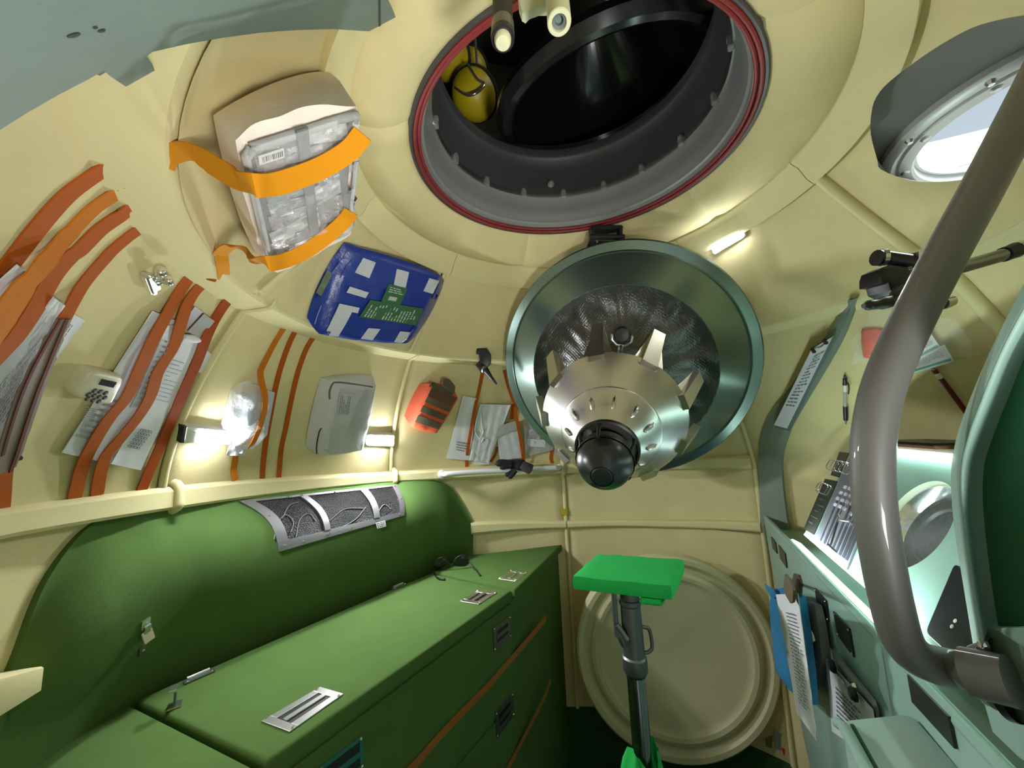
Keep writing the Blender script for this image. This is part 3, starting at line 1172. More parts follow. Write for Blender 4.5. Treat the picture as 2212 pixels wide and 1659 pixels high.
# straps across the front
def bstrap(pix, width, label):
    pts = [FS2(x, y, .004)[0] for x, y in pix]
    r = ribbon('strap', pts, width, mat('bench_webbing', (.36, .135, .02), .8, bump=.3, bscale=260), None, nrm=lambda p: nF)
    lab(r, label, 'strap', 'orange straps across the bench front')
bstrap([(820, 1720), (890, 1659), (965, 1575), (1063, 1473), (1080, 1452), (1140, 1384), (1180, 1335)], .022, 'upper orange strap across the green bench front')
bstrap([(1065, 1720), (1098, 1659), (1150, 1560), (1175, 1510), (1190, 1470)], .016, 'lower shorter orange strap across the green bench front')

# ---------------------------------------------------------------- backrest
br_ = thing('backrest', 'dark green felt backrest panel curving up the wall behind the bench', 'backrest', bp(560, 1395))
TOPPX = [(-60, 1560), (12, 1470), (30, 1438), (52, 1380), (75, 1315), (105, 1250), (148, 1186), (190, 1140), (240, 1108), (310, 1098), (380, 1092), (470, 1080), (560, 1066), (660, 1056), (760, 1046), (860, 1036), (915, 1034), (950, 1041), (978, 1056), (1000, 1090), (1014, 1115), (1021, 1132), (1022, 1160), (1022, 1198)]
BOTPX = [(-80, 1650), (-20, 1622), (0, 1615), (30, 1605), (60, 1595), (100, 1580), (150, 1562), (200, 1544), (250, 1526), (300, 1507), (370, 1478), (450, 1443), (540, 1404), (640, 1361), (730, 1322), (820, 1283), (880, 1258), (925, 1238), (955, 1226), (980, 1214), (998, 1206), (1008, 1202), (1014, 1200), (1016, 1200)]
G = []
for (tx, ty), (bx, by) in zip(TOPPX, BOTPX):
    T = at_cyl(tx, ty, R_WALL-.012 if ty > 1105 or tx > 950 else R_BAND+.012)
    B = at_z(bx, by, ZT-.02)
    if math.hypot(B[0], B[1]) > R_WALL-.014:
        B = at_cyl(bx, by, R_WALL-.014)
    row = []
    for k in range(15):
        s = k/14
        h = s**3.2*.75+.25*s
        if T[2] < B[2]+.12: h = s
        dd = np.array([B[0], B[1]])/math.hypot(B[0], B[1])
        g = .055*math.sin(PI*min(1, s/.92))**1.3*min(1, max(0, (T[2]-B[2]-.06)/.25))
        row.append(np.array([B[0]+(T[0]-B[0])*h-dd[0]*g, B[1]+(T[1]-B[1])*h-dd[1]*g, B[2]+(T[2]-B[2])*(1-(1-s)**1.25)]))
    row = [np.array([B[0], B[1], min(B[2]-.01, ZT-.03)])]+row
    G.append(row)
# refine along the length
R2 = []
for k in range(16):
    R2.append(smooth_path([g[k] for g in G], 4))
G = [[R2[k][i] for k in range(16)] for i in range(len(R2[0]))]
BK2 = [[p*np.array([1.0, 1.0, 1])+np.array([p[0], p[1], 0])*.012/math.hypot(p[0], p[1]) for p in row] for row in G]
bpanel = grid_obj('cover_panel', G, GREEN, br_, True, BK2)
BS = surf_mesh(bpanel)
# mesh vent let into the top of the backrest
vent = part('mesh_vent', br_, BS(700, 1120, 0)[0], 'grey mesh window with metal frame')
GALV = mat('dull_galvanised', (.30, .30, .31), .45, .85, bump=.06, bscale=60)
VB = [(516, 1082), (858, 1046), (874, 1113), (603, 1192)]
def vpos(u, v):
    # outline with the bowed left edge of the photograph's frame
    x, y = bil(VB, u, v)
    x += 20*math.sin(PI*v)*(1-u)
    x += 6*math.sin(PI*v)*u
    y -= 12*math.sin(PI*v)*(1-u)
    return x, y
class VS:
    pass
def vent_piece(name, u0, u1, v0, v1, m, off, th, nu=6, nv=6):
    G, B = [], []
    for i in range(nu+1):
        g, b = [], []
        for j in range(nv+1):
            p, n = BS(*vpos(u0+(u1-u0)*i/nu, v0+(v1-v0)*j/nv), off)
            g.append(p); b.append(p-n*th)
        G.append(g); B.append(b)
    return grid_obj(name, G, m, vent, True, B)
vent_piece('frame_bar', 0, 1, .0, .05, GALV, .006, .004, 20, 2)
vent_piece('frame_bar', 0, 1, .86, 1, GALV, .006, .004, 20, 3)
vent_piece('frame_bar', 0, .085, .05, .86, GALV, .006, .004, 3, 12)
vent_piece('frame_bar', .965, 1, .05, .86, GALV, .006, .004, 2, 12)
for u in (.375, .76):
    vent_piece('frame_bar', u, u+.045, .05, .86, GALV, .008, .005, 2, 12)
MESHM = mat('dark_wire_mesh', (.035, .035, .038), .42, .5, bump=.8, bscale=320, kind='quilt', var=.35, vscale=10)
for a, b in ((.085, .375), (.42, .76), (.805, .965)):
    vent_piece('mesh_panel', a, b, .05, .86, MESHM, .003, .003, 6, 10)
# cords lying behind the mesh, pressed against it
rnd = random.Random(4)
PALE = mat('pale_cord', (.20, .20, .20), .7)
for pts in ([(592, 1165), (600, 1130), (618, 1112), (634, 1128), (628, 1150)], [(640, 1160), (648, 1122), (668, 1110), (682, 1125)], [(610, 1120), (625, 1092), (645, 1085)],
            [(705, 1150), (740, 1138), (770, 1120), (790, 1095)], [(712, 1125), (745, 1100), (785, 1098)], [(815, 1108), (830, 1090), (845, 1100)]):
    tube('cord', smooth_path([BS(x, y, .0045)[0] for x, y in pts], 5), .0016, PALE, vent, 6)
for u, v in ((.05, .93), (.2, .95), (.40, .93), (.58, .95), (.78, .93), (.96, .93), (.02, .03), (.39, .03), (.78, .03), (.98, .04), (.04, .4), (.985, .45), (.30, .03), (.6, .03)):
    p, n = BS(*vpos(u, v), .0062)
    rivet('rivet', p, n, .0042, .003, CHROME, vent)
sheet('tag', BS, [(812, 1129), (832, 1124), (834, 1137), (815, 1142)], WPLAST, vent, .008, .001, 2, 2)
printed('tag_print', BS, [(812, 1129), (832, 1124), (834, 1137), (815, 1142)], 3, INK, vent, .0085, 3, word=.3, hgt=.5)
# toggle latch on the backrest
def latch(label, surf, top, bot, w):
    c = surf(*[(a+b)/2 for a, b in zip(top, bot)], 0)
    root = part('toggle_latch', br_, c[0], label)
    p0, n = surf(*top, .002)
    p1, _ = surf(*bot, .002)
    ax = unit(p0-p1)
    n = unit(n-ax*(n @ ax))
    s = np.cross(ax, n)
    L = np.linalg.norm(p0-p1)
    MB().box(p0-ax*L*.12, (s, ax, n), (w, L*.26, .003), .0006).build('top_plate', CHROME, root)
    MB().box(p1+ax*L*.12, (s, ax, n), (w, L*.24, .003), .0006).build('bottom_plate', DST, root)
    MB().box((p0*.55+p1*.45)+n*.008, (s, unit(ax-n*.5), unit(n+ax*.5)), (w*1.25, L*.30, .005), .001).build('lever', CHROME, root)
    MB().box((p0*.7+p1*.3)+n*.004, (s, ax, n), (w*.8, L*.30, .007), .001).build('hasp', STEEL, root)
    for p in (p0-ax*L*.1, p1+ax*L*.1):
        rivet('screw', p+n*.0015, n, .003, .002, STEEL, root)
latch('chrome toggle latch standing upright on the green backrest', BS, (316, 1338), (308, 1412), .018)
# catch standing on the near lid
cp = at_z(377, 1526, ZT)
ct = part('lid_catch', bench, cp, 'small upright metal catch')
X, Y, Z = unit(np.array([.6, -.8, 0])), unit(np.array([.8, .6, 0])), np.array([0, 0, 1.])
MB().box(cp+Z*.002, (X, Y, Z), (.026, .024, .004), .001).build('foot', STEEL, ct)
MB().box(cp+Z*.018, (X, Y, Z), (.020, .004, .034), .001).build('post', DST, ct)
MB().box(cp+Z*.036-Y*.004, (X, Y, Z), (.024, .014, .006), .001).build('hook', CHROME, ct)
# hinges at the back of the lid
for k, (x, y, lb) in enumerate(((430, 1463, 'steel lid hinge at the near back edge of the bench'), (862, 1268, 'steel lid hinge at the far back edge beside the sunglasses'))):
    c = at_z(x, y, ZT)
    d = unit(at_z(x+30, y-13, ZT)-c)
    s = np.cross((0, 0, 1), d)
    hgn = part('lid_hinge', bench, c, lb)
    MB().box(c+np.array([0, 0, .003])-s*.0, (d, s, (0, 0, 1)), (.060, .018, .003), .001).build('leaf', STEELR, hgn)
    MB().tube([c+np.array([0, 0, .006])-d*.022+s*.006, c+np.array([0, 0, .006])+d*.022+s*.006], .004, 10).build('knuckle', STEEL, hgn, True)
    for q in (-.024, .024):
        rivet('screw', c+d*q-s*.005+np.array([0, 0, .0045]), (0, 0, 1), .004, .002, CHROME, hgn)

# cream block at the left edge
cbp = at_depth(45, 1500, .80)
cb = thing('wall_block', 'cream padded block jutting from the wall over the bench end', 'block', cbp)
P = [wall(-60, 1480, .055), wall(101, 1438, .055), wall(95, 1492, .055), wall(-60, 1590, .055)]
nn = unit(np.cross(P[1]-P[0], P[3]-P[0]))
if nn @ (CAM-P[0]) < 0: nn = -nn
poly_plate('block_body', P, nn, .075, CREAM2, cb, .008, True)

# sunglasses on the lid
sg0 = at_z(985, 1232, ZT)
sg = thing('sunglasses', 'black sunglasses lying open on the far end of the green bench', 'sunglasses', sg0)
def sgp(x, y, h=0):  # plane standing upright facing the camera
    n = unit(np.array([CAM[0]-sg0[0], CAM[1]-sg0[1], 0]))
    return at_plane(x, y, sg0+n*h, n)
ng = unit(np.array([CAM[0]-sg0[0], CAM[1]-sg0[1], 0]))
LENS = mat('dark_lens', (.004, .004, .005), .12, spec=.7)
for pts in ([(936, 1222), (940, 1210), (952, 1204), (963, 1206), (970, 1216), (972, 1223), (955, 1230), (942, 1234)], [(976, 1222), (984, 1206), (994, 1199), (1006, 1200), (1013, 1208), (1014, 1218), (1005, 1224), (988, 1224)]):
    poly_plate('lens', round_poly([sgp(*q) for q in pts], .01, 2), ng, .004, LENS, sg, .001, True)
fw_ = [sgp(x, y) for x, y in [(936, 1220), (945, 1208), (960, 1205), (970, 1218), (975, 1223), (984, 1207), (1000, 1199), (1014, 1210)]]
tube('frame', smooth_path(fw_, 4), .0025, BLACK, sg, 8)
tube('temple', smooth_path([sgp(936, 1222), sgp(938, 1238)-0*ng, at_z(946, 1249, ZT+.004), at_z(961, 1252, ZT+.004)], 5), [.0032]*15+[.0045], BLACK, sg, 8)
tube('temple', smooth_path([sgp(1013, 1212), at_z(1028, 1230, ZT+.012), at_z(1038, 1244, ZT+.004)], 5), [.0032]*10+[.0045], BLACK, sg, 8)
AMBER = mat('amber_webbing', (.62, .245, .008), .8, bump=.12, bscale=300, spec=.15)
LINK = mat('pale_ink', (.34, .34, .37), .8)
# ================================================================ things strapped to the left wall
G_FAR = 'orange straps at the far left of the wall'
strap('strap', [(284, 361, .012), (268, 356, .012), (253, 355, .008), (203, 383), (145, 427), (90, 488), (36, 557), (0, 604), (-40, 660)], .024, RUST, 'uppermost orange strap at the far left of the wall', G_FAR)
strap('strap', [(290, 405, .012), (276, 409, .012), (262, 416, .008), (206, 452), (152, 506), (119, 545, .012), (84, 588, .02), (46, 632, .03), (0, 700, .035), (-50, 770, .035)], [.022, .022, .022, .026, .03, .034, .036], ORANGE, 'second orange strap from the top at the far left, widening over a paper', G_FAR)
strap('strap', [(300, 446, .012), (282, 455, .012), (260, 469, .006), (217, 499), (174, 542), (154, 556), (116, 600), (77, 669, .014), (38, 727, .022), (0, 768, .024), (-50, 820, .024)], .025, RUST, 'third orange strap from the top at the far left of the wall', G_FAR)
strap('strap', [(380, 492, .012), (340, 488, .012), (318, 489), (289, 506), (253, 535), (231, 557), (185, 611), (156, 660, .012), (130, 712, .022)], .020, RUST, 'fourth orange strap from the top at the far left, running into a grey sleeve', G_FAR)
SLEEVE = mat('grey_brown_sleeve', (.20, .155, .12), .7)
sl = strap('strap_sleeve', [(140, 690, .02), (118, 735, .026), (92, 790, .03), (66, 850, .03), (42, 920, .026), (22, 985, .02), (10, 1020, .014)], [.020, .026, .032, .036, .036, .034, .03], SLEEVE, 'greyish brown sleeve on the lowest far left strap', None, cat='sleeve')
EDGE = mat('dark_red_binding', (.11, .022, .012), .8)
strap('binding', [(146, 690, .021), (128, 735, .028), (106, 790, .032), (82, 850, .032), (58, 920, .028), (37, 985, .022), (24, 1020, .014)], .005, EDGE, 'right edge', None, sl)
strap('binding', [(133, 690, .021), (107, 735, .028), (77, 790, .032), (50, 850, .032), (26, 920, .028), (7, 985, .022)], .004, EDGE, 'left edge', None, sl)
strap('strap', [(12, 1010, .012), (8, 1040), (6, 1075), (4, 1104)], .024, RUST, 'short orange strap end below the grey sleeve at the left edge', None)
o = sheet('paper', surf_wall, [(38, 572), (64, 594), (-10, 700), (-50, 650)], WHITE, None, .012, .001, 6, 8, .004, 1)
lab(o, 'white paper tucked under the second strap at the left edge', 'paper')
p1 = sheet('paper', surf_wall, [(116, 642), (141, 660), (4, 960), (-90, 900)], WHITE, None, .010, .001, 8, 12, .006, 2)
lab(p1, 'large printed sheet behind the grey sleeve at the left edge', 'paper')
printed('printed_text', surf_wall, [(112, 700), (128, 712), (20, 940), (-60, 890)], 14, LINK, p1, .018, 5, hgt=.3, word=.05, vertical=True)
p2 = sheet('paper', surf_wall, [(152, 675), (184, 692), (97, 808), (72, 800)], WHITE, None, .006, .001, 5, 8, .003, 3)
lab(p2, 'narrow white paper sticking out right of the grey sleeve', 'paper')
printed('printed_text', surf_wall, [(150, 690), (164, 698), (112, 770), (100, 766)], 3, INK, p2, .0105, 6, hgt=.4, vertical=True)
o = MB().box(surf_wall(36, 989, .01)[0], frame(wall_n(wall(36, 989))), (.012, .008, .010), .002).build('strap_clip', BLACK)
lab(o, 'tiny dark clip on the wall beside the grey sleeve', 'clip')

# bulldog clip
p, n = surf_wall(338, 605, .006)
bc = thing('bulldog_clip', 'shiny bulldog clip stuck on the upper left wall', 'clip', p)
a, b = surf_wall(314, 592, .012)[0], surf_wall(329, 632, .012)[0]
ax = unit(b-a); sd = unit(np.cross(n, ax))
L = np.linalg.norm(b-a)
MB().box((a+b)/2, (ax, sd, n), (L, .010, .016), .003).build('jaw', CHROME, bc)
MB().box((a+b)/2+(surf_wall(340, 612, .012)[0]-(a+b)/2)*.45, (ax, sd, unit(n+sd*.3)), (L*.85, .016, .004), .001).build('jaw_plate', CHROME, bc)
for (x0, y0, x1, y1) in ((330, 601, 354, 582), (338, 612, 374, 604)):
    q0, q1 = surf_wall(x0, y0, .016)[0], surf_wall(x1, y1, .03)[0]
    d = q1-q0
    pts = [q0+d*t for t in (0, .2, .4, .6, .75, .9, 1)]
    tube('lever', pts, [.006, .004, .0045, .008, .0095, .008, .003], CHROME, bc, 10)

# papers behind the three middle straps
p3 = sheet('paper', surf_wall, [(330, 672), (398, 700), (242, 1003), (134, 978)], WHITE, None, .008, .0012, 8, 14, .003, 4)
lab(p3, 'large white printed sheet under the left two middle straps', 'paper')
printed('printed_text', surf_wall, [(240, 850), (290, 862), (200, 965), (150, 950)], 8, LINK, p3, .0125, 8, hgt=.42)
printed('printed_text', surf_wall, [(185, 872), (215, 880), (196, 950), (170, 945)], 14, LINK, p3, .0125, 9, hgt=.35, word=.06)
p4 = sheet('paper', surf_wall, [(400, 728), (433, 736), (304, 1016), (240, 1002)], WHITE, None, .012, .0012, 6, 14, .003, 6)
lab(p4, 'folded white printed sheet between the right two middle straps', 'paper')
printed('printed_text', surf_wall, [(372, 765), (408, 776), (364, 880), (330, 872)], 11, LINK, p4, .0165, 11, fill=.9, hgt=.25, word=.06)
# little ovals of a printed diagram
db = MB()
for r in range(6):
    for c in range(4):
        x, y = bil([(306, 925), (330, 930), (300, 972), (274, 966)], (c+.5)/4, (r+.5)/6)
        ps = [surf_wall(x+3.2*math.cos(k), y+2.6*math.sin(k), .0168)[0] for k in np.linspace(0, 2*PI, 8, endpoint=False)]
        n_ = wall_n(ps[0])
        db.tube(ps+[ps[0]], .0006, 4, False)
q = db.build('printed_diagram', INK, p4)
q['kind'] = 'stuff'
tube('fold', smooth_path([surf_wall(x, y, .018)[0] for x, y in ((398, 727), (414, 731), (431, 736))], 4), [.005, .006, .007, .008, .0085, .008, .007, .006, .004], WHITE, p4, 8)
p5 = sheet('paper', surf_wall, [(430, 745), (459, 767), (436, 806), (410, 800)], WHITE, None, .004, .001, 4, 5)
lab(p5, 'corner of white paper showing right of the third middle strap', 'paper')
ph = sheet('photo_card', surf_wall, [(421, 662), (442, 677), (410, 718), (392, 702)], mat('brown_photo', (.09, .045, .03), .35, var=.5, vscale=60), None, .014, .001, 4, 5)
lab(ph, 'small dark brown photo card behind the middle straps', 'card')
gc = sheet('grey_card', surf_wall, [(441, 678), (464, 694), (432, 733), (406, 716)], mat('grey_card', (.36, .35, .33), .7), None, .016, .001, 4, 5)
lab(gc, 'plain grey card overlapping the brown photo card', 'card')
pt = strap('plastic_sleeve', [(371, 703, .016), (352, 748, .02), (332, 792, .02), (312, 840, .02), (292, 879, .018)], .019, mat('printed_sleeve', (.50, .49, .52), .3, var=.25, vscale=40), 'glossy pale sleeve between the left two middle straps', None, cat='sleeve')
printed('printed_text', surf_wall, [(362, 722), (376, 727), (308, 880), (292, 874)], 12, INK, pt, .0225, 15, word=.3, hgt=.35)

G_MID = 'three orange straps over the papers'
strap('strap', [(470, 598, .012), (440, 591, .010), (419, 593), (394, 624), (362, 681, .016), (330, 739, .022), (304, 796, .024), (276, 857, .024), (237, 905, .02), (205, 956, .018), (180, 1007, .01), (161, 1081, .004)], .026, RUST, 'left one of the three orange straps over the papers', G_MID)
strap('strap', [(456, 612, .012), (432, 621), (407, 656, .012), (394, 694, .02), (375, 752, .022), (343, 803, .024), (327, 854, .024), (304, 895, .022), (266, 943, .02), (231, 985, .018), (218, 1023, .01), (210, 1074, .004)], .025, RUST, 'middle one of the three orange straps over the papers', G_MID)
strap('strap', [(500, 642, .010), (477, 672), (451, 720, .018), (426, 784, .018), (400, 841, .018), (371, 911, .016), (336, 991, .010), (304, 1066, .004)], .026, mat('deep_rust_webbing', (.33, .06, .008), .8, bump=.12, bscale=300, spec=.15), 'right one of the three orange straps over the papers', G_MID)

# wall controller with keypad
cpx = [(200, 800), (273, 816), (242, 878), (158, 858)]
c, n = surf_wall(218, 838, .03)
kp = thing('keypad_unit', 'cream plastic keypad unit with small dark screen on the left wall', 'keypad', c)
PF = [at_plane(*q, c, n) for q in cpx]
poly_plate('housing', round_poly(PF, .016, 4), n, .034, mat('cream_plastic', (.62, .60, .42), .4), kp, .006, True, 3)
KS = surf_plane(c, n)
sheet('screen', KS, [(221, 819), (253, 826), (245, 838), (214, 831)], mat('dark_screen', (.02, .022, .03), .15), kp, .0015, .001, 1, 1)
for q in [(204, 844), (216, 846), (228, 849), (191, 852), (203, 854), (214, 857), (226, 859), (189, 861), (201, 864), (213, 867)]:
    rivet('key', KS(*q, .0005)[0], n, .0047, .0025, mat('grey_key', (.05, .052, .055), .5), kp)

# wall lamps
def wall_lamp(pix, lit, label, black_end=None, thick=.028, off=.030, glow=1.0):
    cx, cy = bil(pix, .5, .5)
    c, n = surf_wall(cx, cy, off)
    t = thing('wall_lamp', label, 'lamp', c, 'small oblong lamps on the wall')
    P = [at_plane(*q, c, n) for q in pix]
    poly_plate('housing', round_poly(P, .010, 4), n, thick, WPLAST, t, .004, True)
    Q = [bil(P, u, v) for u, v in lit]
    poly_plate('diffuser', [p+n*.003 for p in round_poly(Q, .008, 4)], n, .006, mat('lamp_glow_%d' % (glow*100), (1, 1, 1), .5, emit=(.93, .97, 1), estr=LAMP_W*glow), t, .001, True)
    if black_end:
        Q = [bil(P, u, v)+n*.001 for u, v in black_end]
        poly_plate('end_cap', Q, n, thick, BLACK, t, .002)
    for u, v in ((.93, .2), (.93, .8)):
        rivet('screw', bil(P, u, v)+n*.003, n, .0025, .0015, STEEL, t)
    return t
wall_lamp([(398, 921), (499, 932), (499, 961), (395, 957)], [(.32, .10), (.97, .10), (.97, .94), (.30, .94)], 'lit oblong lamp left of the plastic wrapped bag on the wall', [(-.02, 0), (.06, 0), (.03, 1), (-.05, 1)], glow=.7)
wall_lamp([(792, 939), (853, 940), (852, 965), (790, 963)], [(.05, .10), (.95, .10), (.95, .92), (.05, .92)], 'lit oblong lamp right beside the padded white pouch')
wall_lamp([(1532, 527), (1603, 493), (1611, 511), (1541, 552)], [(.04, .12), (.96, .2), (.96, .95), (.04, .9)], 'lit oblong lamp high on the wall right of the hatch cover', glow=.2, thick=.02, off=.02)

# plastic wrapped bundle
BAGF = mat('crumpled_film', (.80, .82, .88), .22, alpha=.62, bump=.9, bscale=38, spec=.6)
pb = thing('wrapped_bundle', 'clear plastic bag of tubing tucked under the left of three straps', 'bag', wall(540, 905, .02))
c, n = surf_wall(540, 905, .045)
F_ = [at_plane(*q, c, n) for q in ((524, 838), (584, 838), (558, 978), (492, 962))]
pillow('contents', [c+(p-c)*.62 for p in F_], n, .035, mat('pale_tubing', (.50, .54, .60), .5), pb, .012, .4, 12, 12, .012, 3)
F_ = [at_plane(*q, c, n) for q in ((514, 836), (592, 838), (566, 980), (492, 968))]
fb = pillow('film_bag', F_, n, .040, BAGF, pb, .014, .35, 26, 26, .022, 5, corner=.8)
fb.data.polygons.foreach_set('use_smooth', [False]*len(fb.data.polygons))
sheet('bag_end', surf_wall, [(497, 958), (534, 966), (528, 985), (489, 984)], BAGF, pb, .016, .002, 6, 4, .012, 3)
sheet('loose_film', surf_wall, [(576, 842), (594, 848), (577, 940), (552, 968)], BAGF, pb, .008, .002, 5, 8, .006, 8)

G_TRI = 'three narrow orange straps beside the wrapped bundle'
strap('strap', [(612, 712, .006), (595, 739), (575, 778, .008), (564, 804, .016), (567, 830, .04), (573, 856, .062), (572, 884, .068), (564, 917, .066), (551, 950, .055), (541, 968, .03)], .0165, ORANGE, 'narrow orange strap bending over the plastic wrapped bundle', G_TRI)
strap('strap', [(640, 713, .006), (625, 743), (608, 791), (595, 841), (586, 890), (577, 939), (569, 1004), (567, 1042)], .0165, RUST, 'middle narrow orange strap right of the wrapped bundle', G_TRI)
strap('strap', [(677, 729, .006), (660, 759), (643, 808), (630, 863), (617, 928), (608, 971), (602, 1039)], .0165, RUST, 'right narrow orange strap nearest the padded white pouch', G_TRI)
strap('strap', [(510, 980, .012), (507, 1004, .006), (505, 1018), (509, 1038, .012)], .018, ORANGE, 'loose orange strap end hanging below the wrapped bundle', None)

# padded white pouch
POUCH = mat('pale_grey_cloth', (.56, .565, .56), .75, bump=.25, bscale=120)
c, n = surf_wall(752, 905, .065)
wp = thing('padded_pouch', 'padded white zipped pouch between the narrow straps and the lamp', 'pouch', c)
F_ = [at_plane(*q, c, n) for q in ((719, 822), (818, 832), (786, 978), (688, 990))]
Bk = [wall(*q, 0) for q in ((690, 812), (806, 806), (782, 962), (656, 965))]
wb_ = pillow('pouch_body', F_, n, .07, POUCH, wp, .008, .13, 22, 22, .003, 2, back=Bk, corner=.16)
WS = surf_mesh(wb_)
def seamline(pix, surf, r, m, parent, name='piping', off=.001):
    return tube(name, smooth_path([surf(x, y, off)[0] for x, y in pix], 4), r, m, parent, 6)
seamline([(712, 862), (712, 845), (717, 832), (726, 826), (760, 829), (805, 836)], WS, .0028, mat('grey_zip', (.12, .12, .12), .5), wp, 'zip')
seamline([(684, 980), (684, 962), (689, 935), (694, 925)], WS, .0022, BLACK, wp, 'zip')
sheet('film_window', WS, [(735, 838), (813, 844), (786, 972), (705, 984)], mat('thin_gloss_film', (.66, .67, .68), .22, alpha=.14, bump=.3, bscale=40), wp, .003, .001, 10, 12, .003, 1)
sheet('print_label', WS, [(734, 848), (762, 851), (755, 898), (729, 896)], mat('pale_label', (.50, .50, .49), .6), wp, .0055, .0006, 3, 5)
printed('printed_text', WS, [(734, 848), (762, 851), (755, 898), (729, 896)], 6, INK, wp, .0068, 21, vertical=True, hgt=.35)

# red first-aid style pouch with brown webbing
CORAL = mat('coral_cloth', (.70, .105, .035), .75, bump=.25, bscale=160)
c, n = surf_wall(935, 892, .055)
rp_ = thing('red_pouch', 'small coral red pouch with brown webbing rows on the wall', 'pouch', c)
F_ = [at_plane(*q, c, n) for q in ((932, 826), (994, 860), (944, 940), (886, 926))]
Bk = [wall(*q, 0) for q in ((905, 826), (978, 830), (935, 925), (870, 900))]
rb_ = pillow('pouch_body', F_, n, .06, CORAL, rp_, .006, .12, 16, 16, .003, 6, back=Bk, corner=.22)
RS = surf_mesh(rb_)
FQ = [(934, 833), (988, 861), (943, 935), (891, 920)]
def rstrip(v0, v1, m, u0=.02, u1=.98):
    sheet('webbing_row', RS, [bil(FQ, u0, v0), bil(FQ, u1, v0), bil(FQ, u1, v1), bil(FQ, u0, v1)], m, rp_, .0035, .003, 5, 2)
rstrip(-.01, .255, BROWN)
rstrip(.275, .40, OLIVE)
rstrip(.49, .64, OLIVE)
rstrip(.73, .90, OLIVE)
poly_plate('handle_flap', round_poly([at_plane(x, y, c+n*.012, n) for x, y in ((958, 818), (972, 820), (984, 834), (982, 850), (966, 842), (954, 832))], .01, 2), n, .006, OLIVE, rp_, .001)
hb = [(938, 826), (946, 818), (962, 816), (975, 826), (982, 838), (980, 850)]
ribbon('grab_handle', [RS(x, y, .006)[0]+n*(.012 if 0 < i < 5 else 0) for i, (x, y) in enumerate(hb)], .020, OLIVE, rp_, .004, nrm=lambda p: n)

# handrail under the papers, with a dark glove on it
hrl = thing('handrail', 'white enamelled handrail running along the wall ledge', 'handrail', at_cyl(1080, 1018, 1.02))
pts = [at_cyl(955, 1024, 1.085), at_cyl(957, 1024.5, 1.04), at_cyl(962, 1024, 1.012), at_cyl(975, 1023.5, 1.004), at_cyl(1036, 1019, 1.0), at_cyl(1114, 1015.5, 1.0), at_cyl(1190, 1011, 1.004), at_cyl(1202, 1010.5, 1.012), at_cyl(1207, 1010.5, 1.04), at_cyl(1208, 1011, 1.085)]
tube('rail', smooth_path(pts, 6), .0125, mat('white_enamel', (.72, .72, .74), .3, coat=.3), hrl, 14)
for q in ((955, 1024), (1208, 1011)):
    p = at_cyl(*q, 1.055)
    lathe('foot', [(.020, -.006), (.020, .004), (.013, .008)], p, frame(unit((-p[0], -p[1], 0))), WPLAST, hrl, 18)
gl = thing('glove', 'dark cloth glove with purplish cuff draped over the white handrail', 'glove', at_cyl(1118, 1003, .985))
c = at_cyl(1118, 1006, .985)
n = unit((-c[0], -c[1], .3))
F_ = [at_plane(*q, c, n) for q in ((1098, 992), (1134, 990), (1136, 1018), (1098, 1012))]
pillow('palm', F_, n, .022, BLACKM, gl, .010, .5, 12, 12, .006, 2)
for k, fp in enumerate(([(1104, 1000), (1088, 997), (1072, 998)], [(1104, 1006), (1090, 1008), (1080, 1012)], [(1100, 1002), (1084, 1003), (1070, 1002)], [(1110, 1014), (1100, 1022), (1092, 1028)], [(1114, 1016), (1106, 1026), (1099, 1033)])):
    pp = smooth_path([at_cyl(x, y, .985+.008*(k == 3)) for x, y in fp], 4)
    tube('finger', pp, [.012]+[.0115]*(len(pp)-3)+[.010, .004], BLACKM, gl, 10)
cufp = [at_cyl(1126, 1003, .982), at_cyl(1134, 1008, .98), at_cyl(1146, 1014, .985)]
tube('cuff', cufp, [.019, .024, .026], mat('purple_grey_knit', (.055, .042, .055), .95, bump=.3, bscale=200), gl, 14, False)

# papers and clear envelopes right of the red pouch
pa = sheet('paper', surf_wall, [(1000, 855), (1029, 860), (1016, 995), (964, 990)], WHITE, None, .010, .0012, 6, 10, .004, 5)
lab(pa, 'tall white sheet behind the strap right of the red pouch', 'paper')
pa2 = sheet('paper', surf_wall, [(1004, 857), (1024, 860), (1000, 986), (970, 985)], WHITE, None, .005, .001, 6, 10, .003, 7)
lab(pa2, 'second white sheet just behind the tall white sheet', 'paper')
pe = sheet('clear_envelope', surf_wall, [(1037, 873), (1103, 875), (1056, 1000), (1014, 994)], mat('milky_film', (.66, .67, .67), .2, alpha=.93, bump=.35, bscale=25), None, .020, .002, 10, 12, .010, 9)
lab(pe, 'milky plastic envelope of papers behind the first strap', 'envelope')
sheet('envelope_tail', surf_wall, [(1026, 960), (1064, 968), (1056, 1003), (1024, 1004)], WHITE, pe, .012, .001, 5, 5, .004, 3)
printed('printed_text', surf_wall, [(985, 950), (1012, 955), (1008, 980), (984, 975)], 4, INK, pa, .016, 31, hgt=.4)
